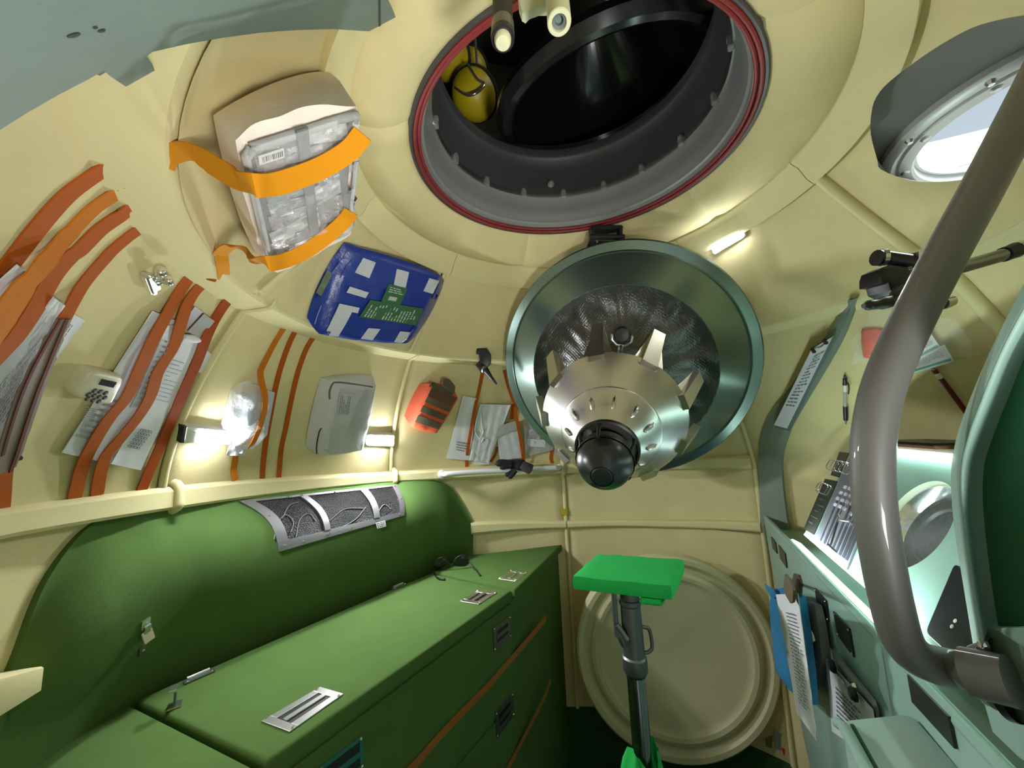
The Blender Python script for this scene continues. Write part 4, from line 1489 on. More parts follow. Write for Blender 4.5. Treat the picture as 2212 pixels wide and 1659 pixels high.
# tubing seen inside the envelope
for pts in ([(1036, 880), (1030, 905), (1026, 930), (1036, 945), (1044, 930), (1040, 905)], [(1037, 880), (1043, 930)], [(1040, 955), (1046, 946), (1054, 950), (1052, 960), (1042, 960)]):
    tube('tubing', smooth_path([surf_wall(x, y, .026)[0] for x, y in pts], 5), .0022, mat('clear_tubing', (.75, .76, .78), .12), pe, 6)
pw = sheet('white_envelope', surf_wall, [(1072, 924), (1118, 910), (1134, 988), (1080, 994)], mat('milky_film2', (.64, .66, .67), .3), None, .016, .004, 8, 8, .008, 4)
lab(pw, 'pale padded envelope behind the second strap beside the hatch cover', 'envelope')
sheet('flap', surf_wall, [(1073, 922), (1120, 907), (1122, 926), (1076, 944)], mat('beige_flap', (.42, .40, .38), .6), pw, .024, .001, 6, 3, .002, 2)
pk = sheet('clear_packet', surf_wall, [(1130, 905), (1180, 925), (1196, 972), (1136, 986)], mat('hazy_film', (.62, .62, .58), .2, alpha=.55, bump=.5, bscale=40), None, .012, .002, 8, 8, .008, 4)
lab(pk, 'clear packet with a foil square half behind the hatch cover', 'packet')
sheet('foil_square', surf_wall, [(1142, 917), (1166, 922), (1167, 950), (1142, 947)], mat('bright_foil', (.55, .53, .56), .22, 1, bump=1, bscale=90), pk, .020, .001, 8, 8, .006, 4)
sheet('white_card', surf_wall, [(1140, 948), (1178, 950), (1178, 966), (1140, 964)], WHITE, pk, .018, .001, 3, 3)
G_R = 'orange straps over the envelopes right of the red pouch'
strap('strap', [(1043, 803), (1035, 842), (1027, 879, .02), (1019, 923, .03), (1012, 962, .022), (1009, 990, .01), (1008, 1010)], .016, RUST, 'orange strap hanging from the black clamp over the white sheets', G_R)
strap('strap', [(1090, 800), (1097, 830), (1105, 855, .01), (1112, 880, .02), (1118, 914, .034), (1125, 952, .034), (1132, 998, .02)], .016, RUST, 'orange strap touching the hatch cover edge over the pale envelope', G_R)
strap('strap', [(1112, 866, .02), (1108, 885, .012), (1105, 906, .006)], .017, RUST, 'short doubled strap end behind the second orange strap', None)
strap('strap', [(1074, 966, .004), (1070, 982), (1060, 998)], .013, RUST, 'strap end peeking between the two envelopes', None)
strap('strap', [(1193, 955), (1192, 975), (1190, 990), (1194, 1005)], .016, RUST, 'short orange strap below the hatch cover beside the handrail end', None)

# black clamp on the wall step
c, n = surf_wall(1044, 775, .05)
ck = thing('clamp', 'black plastic clamp with lever gripping the wall step', 'clamp', c)
X, Y, Z = -unit(np.cross(UP, -FW)), UP, -FW
def fcp(x, y, t): return at_depth(x, y, t)
dk = (c-CAM) @ FW
b = MB()
PP = [fcp(x, y, dk) for x, y in ((1029, 752), (1052, 752), (1060, 764), (1060, 784), (1046, 800), (1032, 796), (1027, 788), (1036, 778), (1034, 766), (1028, 764))]
poly_plate('clamp_body', PP, -FW, .035, BLACK, ck, .004, True)
tube('knob', [fcp(1038, 792, dk-.01), fcp(1044, 800, dk-.025)], .014, BLACK, ck, 12)
tube('lever', smooth_path([fcp(1048, 798, dk-.026), fcp(1054, 806, dk-.03), fcp(1063, 818, dk-.034), fcp(1073, 830, dk-.036)], 4), [.014, .0135, .013, .012, .011, .010, .009, .008, .0075, .007, .006, .005, .004], BLACK, ck, 10)
tube('lever_ring', [fcp(1044, 798, dk-.0275), fcp(1047, 799, dk-.030)], .0155, MGREY, ck, 16)
# yellow tape tag on the seam
o = MB().box(at_cyl(1219, 1106, R_WALL-.010), frame(unit((-.02, -1, 0))), (.034, .032, .006), .002).build('tape', mat('yellow_tape', (.55, .36, .02), .6))
lab(o, 'small yellow tape wrapped on the wall seam right of the bench', 'tape')

# ---------------------------------------------------------------- large padded case under the ceiling slope
n = unit((.62, .30, -.72))
c = wall(650, 410, .13)
FP = [(507, 305), (790, 222), (766, 512), (588, 606)]
F_ = [at_plane(*q, c, n) for q in FP]
Bk = [wall(*q, .005) for q in ((436, 232), (716, 136), (752, 440), (548, 560))]
pc_ = thing('padded_case', 'large padded beige case with clear window strapped under the ceiling', 'case', c)
BEIGE = mat('beige_padded_cloth', (.80, .70, .62), .8, bump=.12, bscale=110)
cb_ = pillow('case_body', F_, n, .12, BEIGE, pc_, .006, .10, 26, 26, .005, 4, back=Bk, corner=.25)
CS = surf_mesh(cb_)
WQ = [(528, 326), (785, 242), (757, 500), (583, 566)]
GREYPK = mat('grey_backing', (.14, .135, .14), .4)
sheet('window_backing', CS, WQ, GREYPK, pc_, .003, .001, 12, 12)
SILV = [mat('silver_packet', (.50, .50, .53), .3, .6, bump=.6, bscale=60), mat('lilac_packet', (.46, .43, .48), .35, .3, bump=.6, bscale=50), mat('pale_packet', (.62, .63, .64), .4, .1, bump=.5, bscale=60), mat('grey_green_packet', (.33, .38, .37), .35, .3, bump=.5, bscale=60)]
for k, (u0, u1, v0, v1, mm) in enumerate(((.06, .50, .04, .20, 3), (.04, .74, .17, .34, 1), (.52, .86, .02, .16, 2), (.10, .52, .42, .54, 3), (.50, .80, .36, .52, 0), (.10, .54, .54, .66, 0), (.48, .82, .50, .66, 2), (.08, .60, .64, .76, 1), (.50, .86, .64, .78, 0), (.06, .60, .74, .86, 2), (.44, .84, .76, .90, 1), (.05, .56, .85, .98, 0))):
    sk = .03*math.sin(k*2.3)
    q = [bil(WQ, u0, v0+sk), bil(WQ, u1, v0-sk), bil(WQ, u1+.03, v1-sk), bil(WQ, u0+.02, v1+sk)]
    sheet('packet', CS, q, SILV[mm], pc_, .0045, .001, 8, 5, .008, k)
sheet('inner_strap', CS, [(641, 283), (666, 275), (690, 506), (672, 512)], mat('grey_strap', (.16, .18, .18), .7), pc_, .014, .002, 2, 10)
sheet('barcode_label', CS, [(559, 338), (613, 321), (615, 340), (562, 357)], WPLAST, pc_, .014, .001, 3, 2)
bb_ = MB()
rnd = random.Random(2)
u = .12
while u < .92:
    wd = rnd.choice((.018, .03, .05))
    Q = [(559, 338), (613, 321), (615, 340), (562, 357)]
    bb_.add([CS(*bil(Q, uu, vv), .0147)[0] for uu, vv in ((u, .22), (u+wd, .22), (u+wd, .85), (u, .85))], [[0, 1, 2, 3]])
    u += wd+rnd.choice((.02, .03, .04))
o = bb_.build('barcode_print', BLACK, pc_)
o['kind'] = 'stuff'
sheet('clear_window', CS, WQ, mat('case_film', (.95, .95, .97), .06, alpha=.13, bump=.5, bscale=22, spec=.9), pc_, .016, .001, 14, 14, .006, 6)
ZIPM = mat('grey_zip_tape', (.40, .40, .40), .6)
for ins, rr in ((0, .0045), (1, .003)):
    Q = [(WQ[i][0]*(1-.03*ins)+656*.03*ins, WQ[i][1]*(1-.03*ins)+410*.03*ins) for i in range(4)]
    path = []
    for i in range(4):
        a, b = np.array(Q[i]), np.array(Q[(i+1) % 4])
        for t in np.linspace(.06, .94, 9):
            path.append(a*(1-t)+b*t)
    path.append(path[0])
    tube('zip', [CS(x, y, .008)[0] for x, y in smooth_path([np.append(q, 0) for q in path], 2) for x, y in [(x, y)]] if False else [CS(q[0], q[1], .008)[0] for q in path], rr, ZIPM, pc_, 6)
nc_ = n
def mixed(pix):
    """(x, y, off) lies on the wall, (x, y, 'c') lies over the case front, (x, y) spans freely between."""
    dp = []
    for q in pix:
        if len(q) == 2: dp.append(None)
        elif q[2] == 'c': dp.append(float((at_plane(q[0], q[1], c+n*.034, n)-CAM) @ FW))
        else: dp.append(float((wall(*q)-CAM) @ FW))
    k = [i for i, d in enumerate(dp) if d is not None]
    dp = np.interp(range(len(dp)), k, [dp[i] for i in k])
    return [at_depth(q[0], q[1], d) for q, d in zip(pix, dp)]
FRn = lambda p, n=n: unit(n*.4+unit(CAM-p))
o = ribbon('strap', mixed([(352, 362, .004), (362, 340), (395, 328), (430, 340), (470, 364), (512, 388), (549, 401, 'c'), (592, 399, 'c'), (635, 387, 'c'), (697, 362, 'c'), (752, 328, 'c'), (778, 298, 'c'), (784, 290, 'c')]), .0215, AMBER, None, .002, nrm=FRn)
lab(o, 'upper wide orange strap across the padded case window', 'strap', 'wide orange straps holding the padded case')
o = ribbon('strap', mixed([(474, 552, .006), (488, 538), (504, 532), (522, 541), (548, 560), (577, 570, 'c'), (620, 562, 'c'), (666, 540, 'c'), (712, 507, 'c'), (744, 478, 'c'), (758, 458, 'c')]), .0205, AMBER, None, .002, nrm=FRn)
o2 = ribbon('strap_end', mixed([(478, 552, .006), (482, 575, .005), (484, 602, .004)]), .020, AMBER, o, .002, nrm=FRn)
lab(o, 'lower wide orange strap across the padded case window', 'strap', 'wide orange straps holding the padded case')
o = sheet('strap_end', surf_wall, [(754, 172), (802, 170), (806, 206), (770, 208)], ORANGE, None, .012, .002, 4, 4)
lab(o, 'orange strap end fixed to the ceiling above the padded case', 'strap')
o = sheet('strap_end', surf_wall, [(766, 379), (785, 377), (783, 400), (764, 402)], ORANGE, None, .008, .002, 3, 3)
lab(o, 'orange strap end right of the padded case by the rib joint', 'strap')

# ---------------------------------------------------------------- blue kit
n = unit((.72, -.48, -.50))
c = wall(810, 640, .075)
FP = [(750, 522), (960, 592), (884, 748), (682, 728)]
F_ = [at_plane(*q, c, n) for q in FP]
Bk = [wall(*q, .005) for q in ((736, 516), (966, 606), (908, 722), (650, 690))]
bk_ = thing('blue_kit', 'glossy blue medical kit with white patches on the ceiling slope', 'kit bag', c)
BLUE = mat('blue_vinyl', (.012, .035, .26), .32, bump=.25, bscale=30, spec=.6)
bb2 = pillow('kit_body', F_, n, .075, BLUE, bk_, .006, .10, 22, 22, .004, 9, back=Bk, corner=.2)
KB = surf_mesh(bb2)
# raised lid flap with scalloped lower edge
sheet('flap', KB, [(752, 540), (943, 600), (924, 652), (716, 590)], BLUE, bk_, .005, .003, 12, 6, .002, 2)
sheet('side_flap', KB, [(702, 582), (744, 596), (716, 660), (676, 640)], BLUE, bk_, .004, .003, 6, 6, .002, 5)
PATCH = mat('white_hook_patch', (.52, .54, .58), .85, bump=.2, bscale=200)
for q in ([(785, 557), (812, 567), (798, 601), (767, 589)], [(858, 581), (884, 588), (876, 623), (851, 615)], [(928, 601), (949, 607), (935, 635), (915, 629)], [(756, 619), (797, 632), (790, 644), (749, 632)],
          [(734, 656), (777, 665), (773, 677), (729, 667)], [(729, 667), (761, 674), (747, 700), (714, 698)], [(715, 697), (747, 700), (731, 727), (701, 724)], [(796, 709), (822, 711), (805, 735), (780, 732)], [(865, 716), (886, 718), (874, 743), (852, 739)]):
    sheet('patch', KB, q, PATCH, bk_, .0085, .002, 3, 3)
CARD = mat('green_card', (.035, .12, .05), .45)
PRT = mat('pale_print', (.42, .50, .44), .7)
q = [(840, 613), (881, 623), (864, 661), (824, 651)]
sheet('green_card', KB, q, CARD, bk_, .009, .001, 3, 3)
printed('printed_text', KB, [(842, 617), (877, 626), (871, 640), (836, 632)], 3, PRT, bk_, .0096, 41, hgt=.45, word=.22)
sheet('card_label', KB, [(842, 640), (859, 643), (855, 651), (838, 648)], mat('grey_label', (.40, .42, .42), .6), bk_, .0098, .0005, 2, 2)
q = [(800, 648), (915, 667), (898, 703), (776, 685)]
sheet('green_card', KB, q, CARD, bk_, .010, .001, 5, 3)
printed('printed_text', KB, q, 17, PRT, bk_, .0106, 43, hgt=.40, word=.16, vertical=True, fill=.7)
sheet('side_window', KB, [(708, 581), (717, 594), (694, 640), (683, 632)], mat('olive_window', (.13, .17, .10), .3, var=.3, vscale=50), bk_, .008, .001, 3, 4)
seamline([(680, 700), (686, 680), (694, 660)], KB, .0015, mat('blue_gloss_edge', (.25, .3, .6), .3), bk_, 'piping', .003)
seamline([(735, 600), (744, 580), (760, 560)], KB, .0012, BLUE, bk_, 'piping', .006)
for q in ([(948, 612), (960, 620), (952, 652), (940, 648)], [(898, 702), (906, 712), (886, 734), (878, 730)]):
    sheet('side_tab', KB, q, BLUE, bk_, .006, .004, 3, 3)
# ================================================================ right side: instrument console
VP0, VN, VD = np.array([.82, .734, 1.133]), unit((-.913, .407, 0)), unit((-.407, -.913, 0))
VS_ = surf_plane(VP0, VN)
def V(s, z, off=0): return np.array([*(VP0+VD*s)[:2], z])+VN*off
def Vs(px, py):
    p = VS_(px, py, 0)[0]
    return float((p-VP0) @ VD), float(p[2])
ZL = 1.133
con = thing('console', 'teal instrument console with sloping panel along the right wall', 'console', V(.6, .1))
s1 = Vs(1908, 1430)[0]
# front: two boards with an upright joint
poly_plate('front_panel', [V(.0, ZL-.008), V(s1-.003, ZL-.008), V(s1-.003, .30), V(.34, .30), V(.22, .46), V(.06, .90)], VN, .02, TEAL, con, .004, True)
poly_plate('front_panel', [V(s1+.003, ZL-.008), V(1.75, ZL-.008), V(1.75, .30), V(s1+.003, .30)], VN, .02, TEAL, con, .004, True)
# rounded cap along the top edge
tube('cap_rail', [V(.0, ZL-.006, -.006), V(s1-.01, ZL-.006, -.006)], .008, TEAL, con, 12)
tube('cap_rail', [V(s1+.012, ZL-.006, -.006), V(1.75, ZL-.006, -.006)], .008, TEAL, con, 12)
# sloping instrument board
QB = np.array([.739, .41, 1.14])
QN = unit((-.776, .346, .528))
QT = np.array([.904, .337, 1.43])
QS = surf_plane(QB, QN)
qe = QT-QB
qe = qe-VD*(qe @ VD)*0
LQ = 1.15
board = poly_plate('sloping_board', [QT, QT+VD*LQ, QB+VD*LQ, QB], QN, .012, TEAL, con, .002)
# floor of the trough between front and board
poly_plate('trough', [V(.05, ZL-.04, -.012), V(1.75, ZL-.04, -.012), V(1.75, ZL-.04, -.11), V(.05, ZL-.04, -.11)], (0, 0, 1), .01, TEAL, con)
# top shelf above the board
poly_plate('top_shelf', [QT-VN*.14+VD*.0, QT-VN*.14+VD*LQ, QT+VD*LQ+VN*.004, QT+VN*.004], (0, 0, 1), .012, TEAL, con, .002)
# edge frame running up the wall at the far end
OUT = [(1642, 1130), (1640, 1060), (1638, 985), (1648, 925), (1672, 880), (1700, 845), (1760, 760), (1800, 700), (1835, 648)]
INN = [(1707, 1160), (1696, 1095), (1689, 1025), (1691, 985), (1703, 945), (1722, 905), (1790, 790), (1825, 722), (1853, 642)]
G, B = [], []
OO, II = smooth_path([np.array(q, float) for q in OUT], 4), smooth_path([np.array(q, float) for q in INN], 4)
for o_, i_ in zip(OO, II):
    a, n = surf_wall(o_[0], o_[1], .012)
    b, _ = surf_wall(i_[0], i_[1], .030)
    m_ = (a*.35+b*.65)+n*.012
    G.append([a-n*.03, a, a*.7+b*.3+n*.003, a*.3+b*.7+n*.003, b, b-n*.03])
    B.append([p-n*.004 for p in G[-1]])
ef = grid_obj('edge_frame', G, mat('grey_teal_paint', (.185, .235, .190), .55, var=.06, vscale=10), con, False)
# instrument window in the board
WC, WR = np.array([.622, -.066, 1.285]), .102
WC = at_plane(*proj(WC), QB, QN)
k = np.linalg.norm(WC-CAM)/np.linalg.norm(np.array([.622, -.066, 1.285])-CAM)
WR *= k
QA = frame(QN)
v, f = [], []
bm = bmesh.new()
r1 = [bm.verts.new(Vector(WC+(QA[0]*math.cos(2*PI*i/48)+QA[1]*math.sin(2*PI*i/48))*WR+QN*.05)) for i in range(48)]
r2 = [bm.verts.new(Vector(WC+(QA[0]*math.cos(2*PI*i/48)+QA[1]*math.sin(2*PI*i/48))*WR-QN*.05)) for i in range(48)]
bm.faces.new(r1)
bm.faces.new(r2[::-1])
for i in range(48):
    bm.faces.new([r1[i], r2[i], r2[(i+1) % 48], r1[(i+1) % 48]])
bmesh.ops.recalc_face_normals(bm, faces=bm.faces[:])
cm = bpy.data.meshes.new('cutter')
bm.to_mesh(cm)
bm.free()
cut = bpy.data.objects.new('cutter', cm)
COL.objects.link(cut)
cut.parent = None
md = board.modifiers.new('hole', 'BOOLEAN')
md.operation, md.solver, md.object = 'DIFFERENCE', 'EXACT', cut
bpy.context.view_layer.update()
me = bpy.data.meshes.new_from_object(board.evaluated_get(bpy.context.evaluated_depsgraph_get()))
board.modifiers.clear()
board.data = me
bpy.data.objects.remove(cut)
iw = part('instrument_window', con, WC, 'round recessed window with chrome rim')
lathe('recess_wall', [(WR, 0), (WR-.001, -.006), (WR-.002, -.012)], WC, QA, mat('cream_enamel', (.42, .46, .34), .4), iw, 64)
lathe('chrome_rim', [(WR-.002, -.012), (WR-.006, -.011), (WR-.012, -.020), (WR-.016, -.030), (WR-.018, -.036)], WC, QA, CHROME, iw, 64)
lathe('dish', [(WR-.017, -.034), (WR-.022, -.038), (0, -.040)], WC, QA, mat('dark_dish', (.035, .038, .038), .4, .15, bump=1, bscale=70, var=.8, vscale=60), iw, 64)  # bright speckles in the dish colour stand in for reflected sparkle
lathe('inner_ring', [(WR*.62, -.040), (WR*.60, -.033), (WR*.57, -.033), (WR*.55, -.040)], WC+QA[0]*.01, QA, DGREY, iw, 48)
lathe('pane', [(0, -.018), (WR-.012, -.018), (WR-.012, -.020), (0, -.020)], WC, QA, GLASS, iw, 48)
# strip lamp in the trough
sl_ = thing('strip_lamp', 'long bright strip lamp in the trough of the teal console', 'lamp', V(.65, ZL-.02, -.03))
lz = unit(np.array([0, 0, .9])-VN*.5)
ly = unit(np.cross(lz, VD))
MB().box(V(.66, ZL-.020, -.030), (VD, ly, lz), (.66, .034, .012), .002).build('lamp_body', WPLAST, sl_)
MB().box(V(.66, ZL-.020, -.030)+lz*.007, (VD, ly, lz), (.64, .028, .006), .002).build('diffuser', mat('strip_glow', (1, 1, 1), .5, emit=(.80, 1, .93), estr=STRIP_W), sl_)

sb = lamp('strip_lamp_light', V(.66, ZL+.004, -.022), -VN*.85+np.array([0, 0, .52]), .64, .02, 2.0, (.80, 1, .96))
sb.rotation_euler = Matrix((tuple(VD), tuple(np.cross(unit(VN*.85-np.array([0, 0, .52])), VD)), tuple(unit(VN*.85-np.array([0, 0, .52]))))).transposed().to_euler()
sb.data.spread = math.radians(140)
# thin lamp under the shelf edge
shl = thing('shelf_lamp', 'thin glowing strip lamp along the top edge of the sloping console board', 'lamp', QT+VD*.5+QN*.012)
se = unit(qe-VD*(qe @ VD))
MB().box(QT+VD*.55+QN*.010-se*.008, (VD, se, QN), (1.0, .012, .008), .001).build('holder', WPLAST, shl)
MB().box(QT+VD*.55+QN*.010-se*.0150, (VD, se, QN), (.98, .004, .010), .0005).build('diffuser', mat('shelf_glow', (1, 1, 1), .5, emit=(.70, 1, .88), estr=20), shl)
# chart and switch unit on the board
cu = thing('chart_unit', 'grey printed chart with wire hoops and switch rows on the console board', 'chart', QS(1830, 1100, 0)[0])
DPL = mat('dark_label_plate', (.035, .035, .033), .4)
def qsheet(name, pix, m, off, th=.001, parent=cu, nu=1, nv=1): return sheet(name, QS, pix, m, parent, off, th, nu, nv)
qsheet('chart_sheet', [(1844, 964), (1935, 966), (1828, 1230), (1755, 1172)], mat('grey_chart', (.17, .17, .20), .5, spec=.2), .004, .003)
CH = [(1844, 964), (1935, 966), (1828, 1230), (1755, 1172)]
qsheet('side_plate', [(1813, 976), (1834, 978), (1811, 1031), (1794, 1026)], DPL, .003, .002)
qsheet('side_plate', [(1782, 1034), (1808, 1039), (1757, 1155), (1736, 1142)], DPL, .003, .002)
printed('plate_print', QS, [(1786, 1040), (1804, 1044), (1757, 1148), (1740, 1138)], 7, mat('dim_print', (.12, .12, .11), .6), cu, .0036, 3, word=.4, hgt=.18, fill=.6)
DK = mat('chart_dark_bar', (.04, .04, .055), .5)
for u, wd in ((.14, .03), (.24, .05), (.33, .02), (.48, .05), (.58, .06), (.68, .07), (.78, .08), (.88, .07)):
    qsheet('chart_bar', [bil(CH, u, .52), bil(CH, u+wd, .52), bil(CH, u+wd, .94), bil(CH, u, .94)], DK, .0046, .0005)
for pix in ([(1807, 1128), (1810, 1128), (1795, 1178), (1792, 1177)], [(1786, 1176), (1787, 1174), (1806, 1191), (1805, 1193)]):
    qsheet('chart_line', pix, BLACK, .0052, .0005)
rnd = random.Random(5)
SWM = mat('pale_switch', (.50, .48, .54), .5)
for r, (v0, n0, u0) in enumerate(((.40, 4, .16), (.46, 4, .12), (.52, 4, .10), (.58, 3, .10), (.60, 3, .55))):
    for c_ in range(n0):
        u = u0+c_*.125
        p, n = QS(*bil(CH, u+.05, v0), .006)
        MB().box(p, (unit(np.cross(QN, qe)), unit(qe), QN), (.0095, .011, .008), .0015).build('switch', SWM, cu)
# wire guards
def hoop(px, py, w, h, tilt=0):
    c, n = QS(px, py, .004)
    e = unit(qe)
    x = unit(np.cross(QN, e))
    pts = [c-x*w*.1, c-x*w*.1+n*.022-x*w*.0, c+n*.026-e*h*.2, c+n*.026-e*h*.8, c+n*.022-e*h, c-e*h]
    cp = round_poly(pts, .006, 3)
    tube('wire_hoop', cp+[cp[0]], .0014, CHROME, cu, 6, False)
for x, y in ((1813, 1000), (1823, 1001), (1833, 1003), (1843, 1005)):
    hoop(x, y, .012, .034)
for x, y in ((1790, 1049), (1797, 1051)):
    hoop(x, y, .012, .034)
tube('pull_tab', smooth_path([QS(1811, 1112, .012)[0], QS(1816, 1122, .014)[0], QS(1836, 1126, .012)[0]], 4), .0035, CHROME, cu, 8)
# black plate on the board
bpx = part('black_plate', con, QS(2060, 1340, 0)[0], 'black rounded plate')
P = [QS(x, y, .004)[0] for x, y in ((2062, 1215), (2150, 1300), (2112, 1470), (1998, 1366))]
poly_plate('plate_face', round_poly(P, .012, 4), QN, .005, mat('black_enamel', (.012, .014, .018), .35), bpx, .001)
for q in ((2063, 1341), (2056, 1353)):
    rivet('white_mark', QS(*q, .0042)[0], QN, .0035, .0006, WPLAST, bpx)
# tablet resting on the shelf
c = QT+VD*.34-VN*.02+np.array([0, 0, .006])
tb = thing('tablet', 'thin dark tablet in brown case lying on the console shelf', 'tablet', c)
ax3 = (VD, VN, np.array([0, 0, 1.]))
MB().box(c+np.array([0, 0, .003]), ax3, (.26, .11, .008), .002).build('case', mat('brown_case', (.14, .05, .03), .5), tb)
MB().box(c+np.array([0, 0, .009]), ax3, (.25, .10, .004), .001).build('screen', BLACK, tb)

# label plates on the front
LPL = mat('brown_label_plate', (.030, .026, .020), .35, .2)
for k, (pix, lb) in enumerate((([(1665, 1159), (1674, 1171), (1678, 1196), (1668, 1184)], 'far'), ([(1681, 1177), (1695, 1196), (1699, 1227), (1685, 1207)], 'b'), ([(1759, 1270), (1783, 1297), (1789, 1343), (1765, 1310)], 'c'), ([(1799, 1320), (1833, 1358), (1843, 1420), (1808, 1371)], 'd'), ([(1959, 1456), (2047, 1547), (2061, 1617), (1969, 1516)], 'e'))):
    pl_ = sheet('label_plate', VS_, pix, LPL if k < 4 else BLACK, con, .004, .003, 1, 1)
    if k in (2, 3):
        for u, v_ in ((.06, .08), (.94, .08), (.94, .92), (.06, .92)):
            rivet('screw', VS_(*bil(pix, u, v_), .0042)[0], VN, .0026, .0015, STEEL, pl_)

# clipboard on the front
cbd = thing('clipboard', 'clipboard with printed sheet hanging on the teal console front', 'clipboard', VS_(1840, 1500, .01)[0])
sheet('board', VS_, [(1788, 1396), (1891, 1524), (1905, 1660), (1800, 1580)], mat('grey_board', (.20, .20, .21), .5), cbd, .010, .004, 1, 1)
PQ = [(1783, 1420), (1884, 1532), (1900, 1650), (1797, 1580)]
sheet('paper', VS_, PQ, WHITE, cbd, .015, .0015, 4, 4, .002)
printed('printed_text', VS_, [(1800, 1470), (1868, 1540), (1880, 1640), (1804, 1570)], 9, INK, cbd, .0180, 51, hgt=.4)
sheet('clip_bar', VS_, [(1797, 1402), (1884, 1512), (1886, 1524), (1798, 1420)], STEELR, cbd, .020, .005, 3, 1)
for x, y in ((1803, 1440), (1849, 1500)):
    p = VS_(x, y, .022)[0]
    lathe('clip_knob', [(.012, 0), (.013, .004), (.009, .010), (0, .011)], p, frame(VN), BLACK, cbd, 16)
rivet('clip_rivet', VS_(1847, 1482, .022)[0], VN, .006, .005, CHROME, cbd)
tube('clip_chain', smooth_path([VS_(1806, 1452, .021)[0], VS_(1820, 1470, .021)[0], VS_(1826, 1482, .021)[0], VS_(1842, 1488, .021)[0]], 4), .0022, STEELR, cbd, 6)

# clip holding blue bag, slip of paper and grey pouch
bb0 = VS_(1700, 1270, .03)[0]
F_ = [VS_(x, y, .075)[0] for x, y in ((1656, 1268), (1704, 1274), (1734, 1530), (1672, 1462))]
bl = thing('blue_pouch', 'bright blue cloth pouch hanging at the far end of the console', 'pouch', bb0)
pillow('pouch_body', F_, VN, .035, mat('bright_blue_cloth', (.02, .22, .46), .7, bump=.3, bscale=60), bl, .008, .3, 14, 18, .004, 3, corner=.3)
sheet('pouch_tip', VS_, [(1650, 1261), (1668, 1272), (1678, 1290), (1664, 1290)], mat('bright_blue_cloth', (.02, .22, .46)), bl, .085, .003, 3, 3, .004)
slp = sheet('paper_slip', VS_, [(1676, 1284), (1723, 1282), (1765, 1602), (1722, 1542)], WHITE, None, .105, .001, 4, 14, .006, 2)
lab(slp, 'long printed paper slip hanging in front of the blue pouch', 'paper')
printed('printed_text', VS_, [(1694, 1306), (1712, 1308), (1752, 1560), (1726, 1530)], 26, INK, slp, .1125, 61, word=.4, hgt=.35, fill=.95)
F_ = [VS_(x, y, .030)[0] for x, y in ((1722, 1298), (1752, 1300), (1772, 1420), (1744, 1500))]
gp = thing('grey_pouch', 'dark grey cloth pouch hanging right of the paper slip', 'pouch', VS_(1745, 1380, .03)[0])
pillow('pouch_body', F_, VN, .022, mat('slate_cloth', (.20, .205, .21), .7, bump=.3, bscale=60), gp, .006, .3, 10, 12, .004, 8, corner=.3)
sheet('white_card', VS_, [(1747, 1352), (1757, 1372), (1760, 1384), (1748, 1392)], WPLAST, gp, .040, .001, 2, 2)
wc = thing('wooden_clip', 'brown wide paper clip holding the slip at the console end', 'clip', VS_(1705, 1265, .09)[0])
BRN = mat('brown_clip', (.14, .11, .07), .5)
poly_plate('jaw', [VS_(x, y, .122)[0] for x, y in ((1695, 1240), (1704, 1250), (1713, 1275), (1712, 1300), (1706, 1303), (1696, 1285), (1692, 1262))], VN, .004, BRN, wc, .001)
poly_plate('jaw', [VS_(x, y, .104)[0] for x, y in ((1714, 1238), (1724, 1242), (1729, 1260), (1727, 1290), (1716, 1276), (1709, 1258))], VN, .004, mat('dark_brown_clip', (.07, .05, .04), .5), wc, .001)
tube('hook', [VS_(1704, 1262, .11)[0], VS_(1712, 1255, .0)[0]], .004, STEELR, wc, 8)

# ---------------------------------------------------------------- housing at the near end, with handrail
hs = thing('housing', 'teal housing with dark green face at the near end of the console', 'housing', VS_(2150, 1300, 0)[0])
O_ = [(2290, 460), (2212, 612), (2150, 735), (2108, 830), (2072, 925), (2056, 1000), (2055, 1070), (2064, 1160), (2080, 1260), (2098, 1370), (2108, 1430)]
I_ = [(2360, 520), (2250, 660), (2190, 760), (2150, 860), (2118, 945), (2101, 1005), (2098, 1075), (2105, 1160), (2116, 1250), (2128, 1330), (2134, 1362)]
OO, II = smooth_path([np.array(q, float) for q in O_], 4), smooth_path([np.array(q, float) for q in I_], 4)
G = []
for a, b in zip(OO, II):
    p = [VS_(*(a*(1-t)+b*t), .030*math.sin(PI*min(1, t*.95+.03))**.7+.002)[0] for t in (0, .12, .3, .5, .7, .85, 1)]
    G.append([VS_(*a, .002)[0]-VN*.10]+p+[p[-1]-VN*.02])
grid_obj('border', G, TEAL, hs)
gf = [VS_(x, y, -.002)[0] for x, y in [tuple(q) for q in II[::2]]+[(2134, 1352), (2420, 1348), (2420, 520)]]
poly_plate('green_face', gf, VN, .01, mat('dark_green_face', (.045, .19, .10), .5), hs)
lo_ = [VS_(x, y, .012)[0] for x, y in ((2104, 1392), (2134, 1352), (2420, 1348), (2420, 1780), (2200, 1640), (2140, 1582), (2116, 1500))]
poly_plate('lower_block', lo_, VN, .05, TEAL, hs, .004)
poly_plate('step_plate', [VS_(x, y, .02)[0] for x, y in ((2136, 1354), (2420, 1350), (2420, 1500), (2212, 1402))], VN, .012, TEAL, hs, .003)
hd = thing('grab_rail', 'thick bent grey tube handrail in the right foreground', 'handrail', at_depth(2130, 1460, .40))
dv = float((VS_(2148, 1462, .012)[0]-CAM) @ FW)
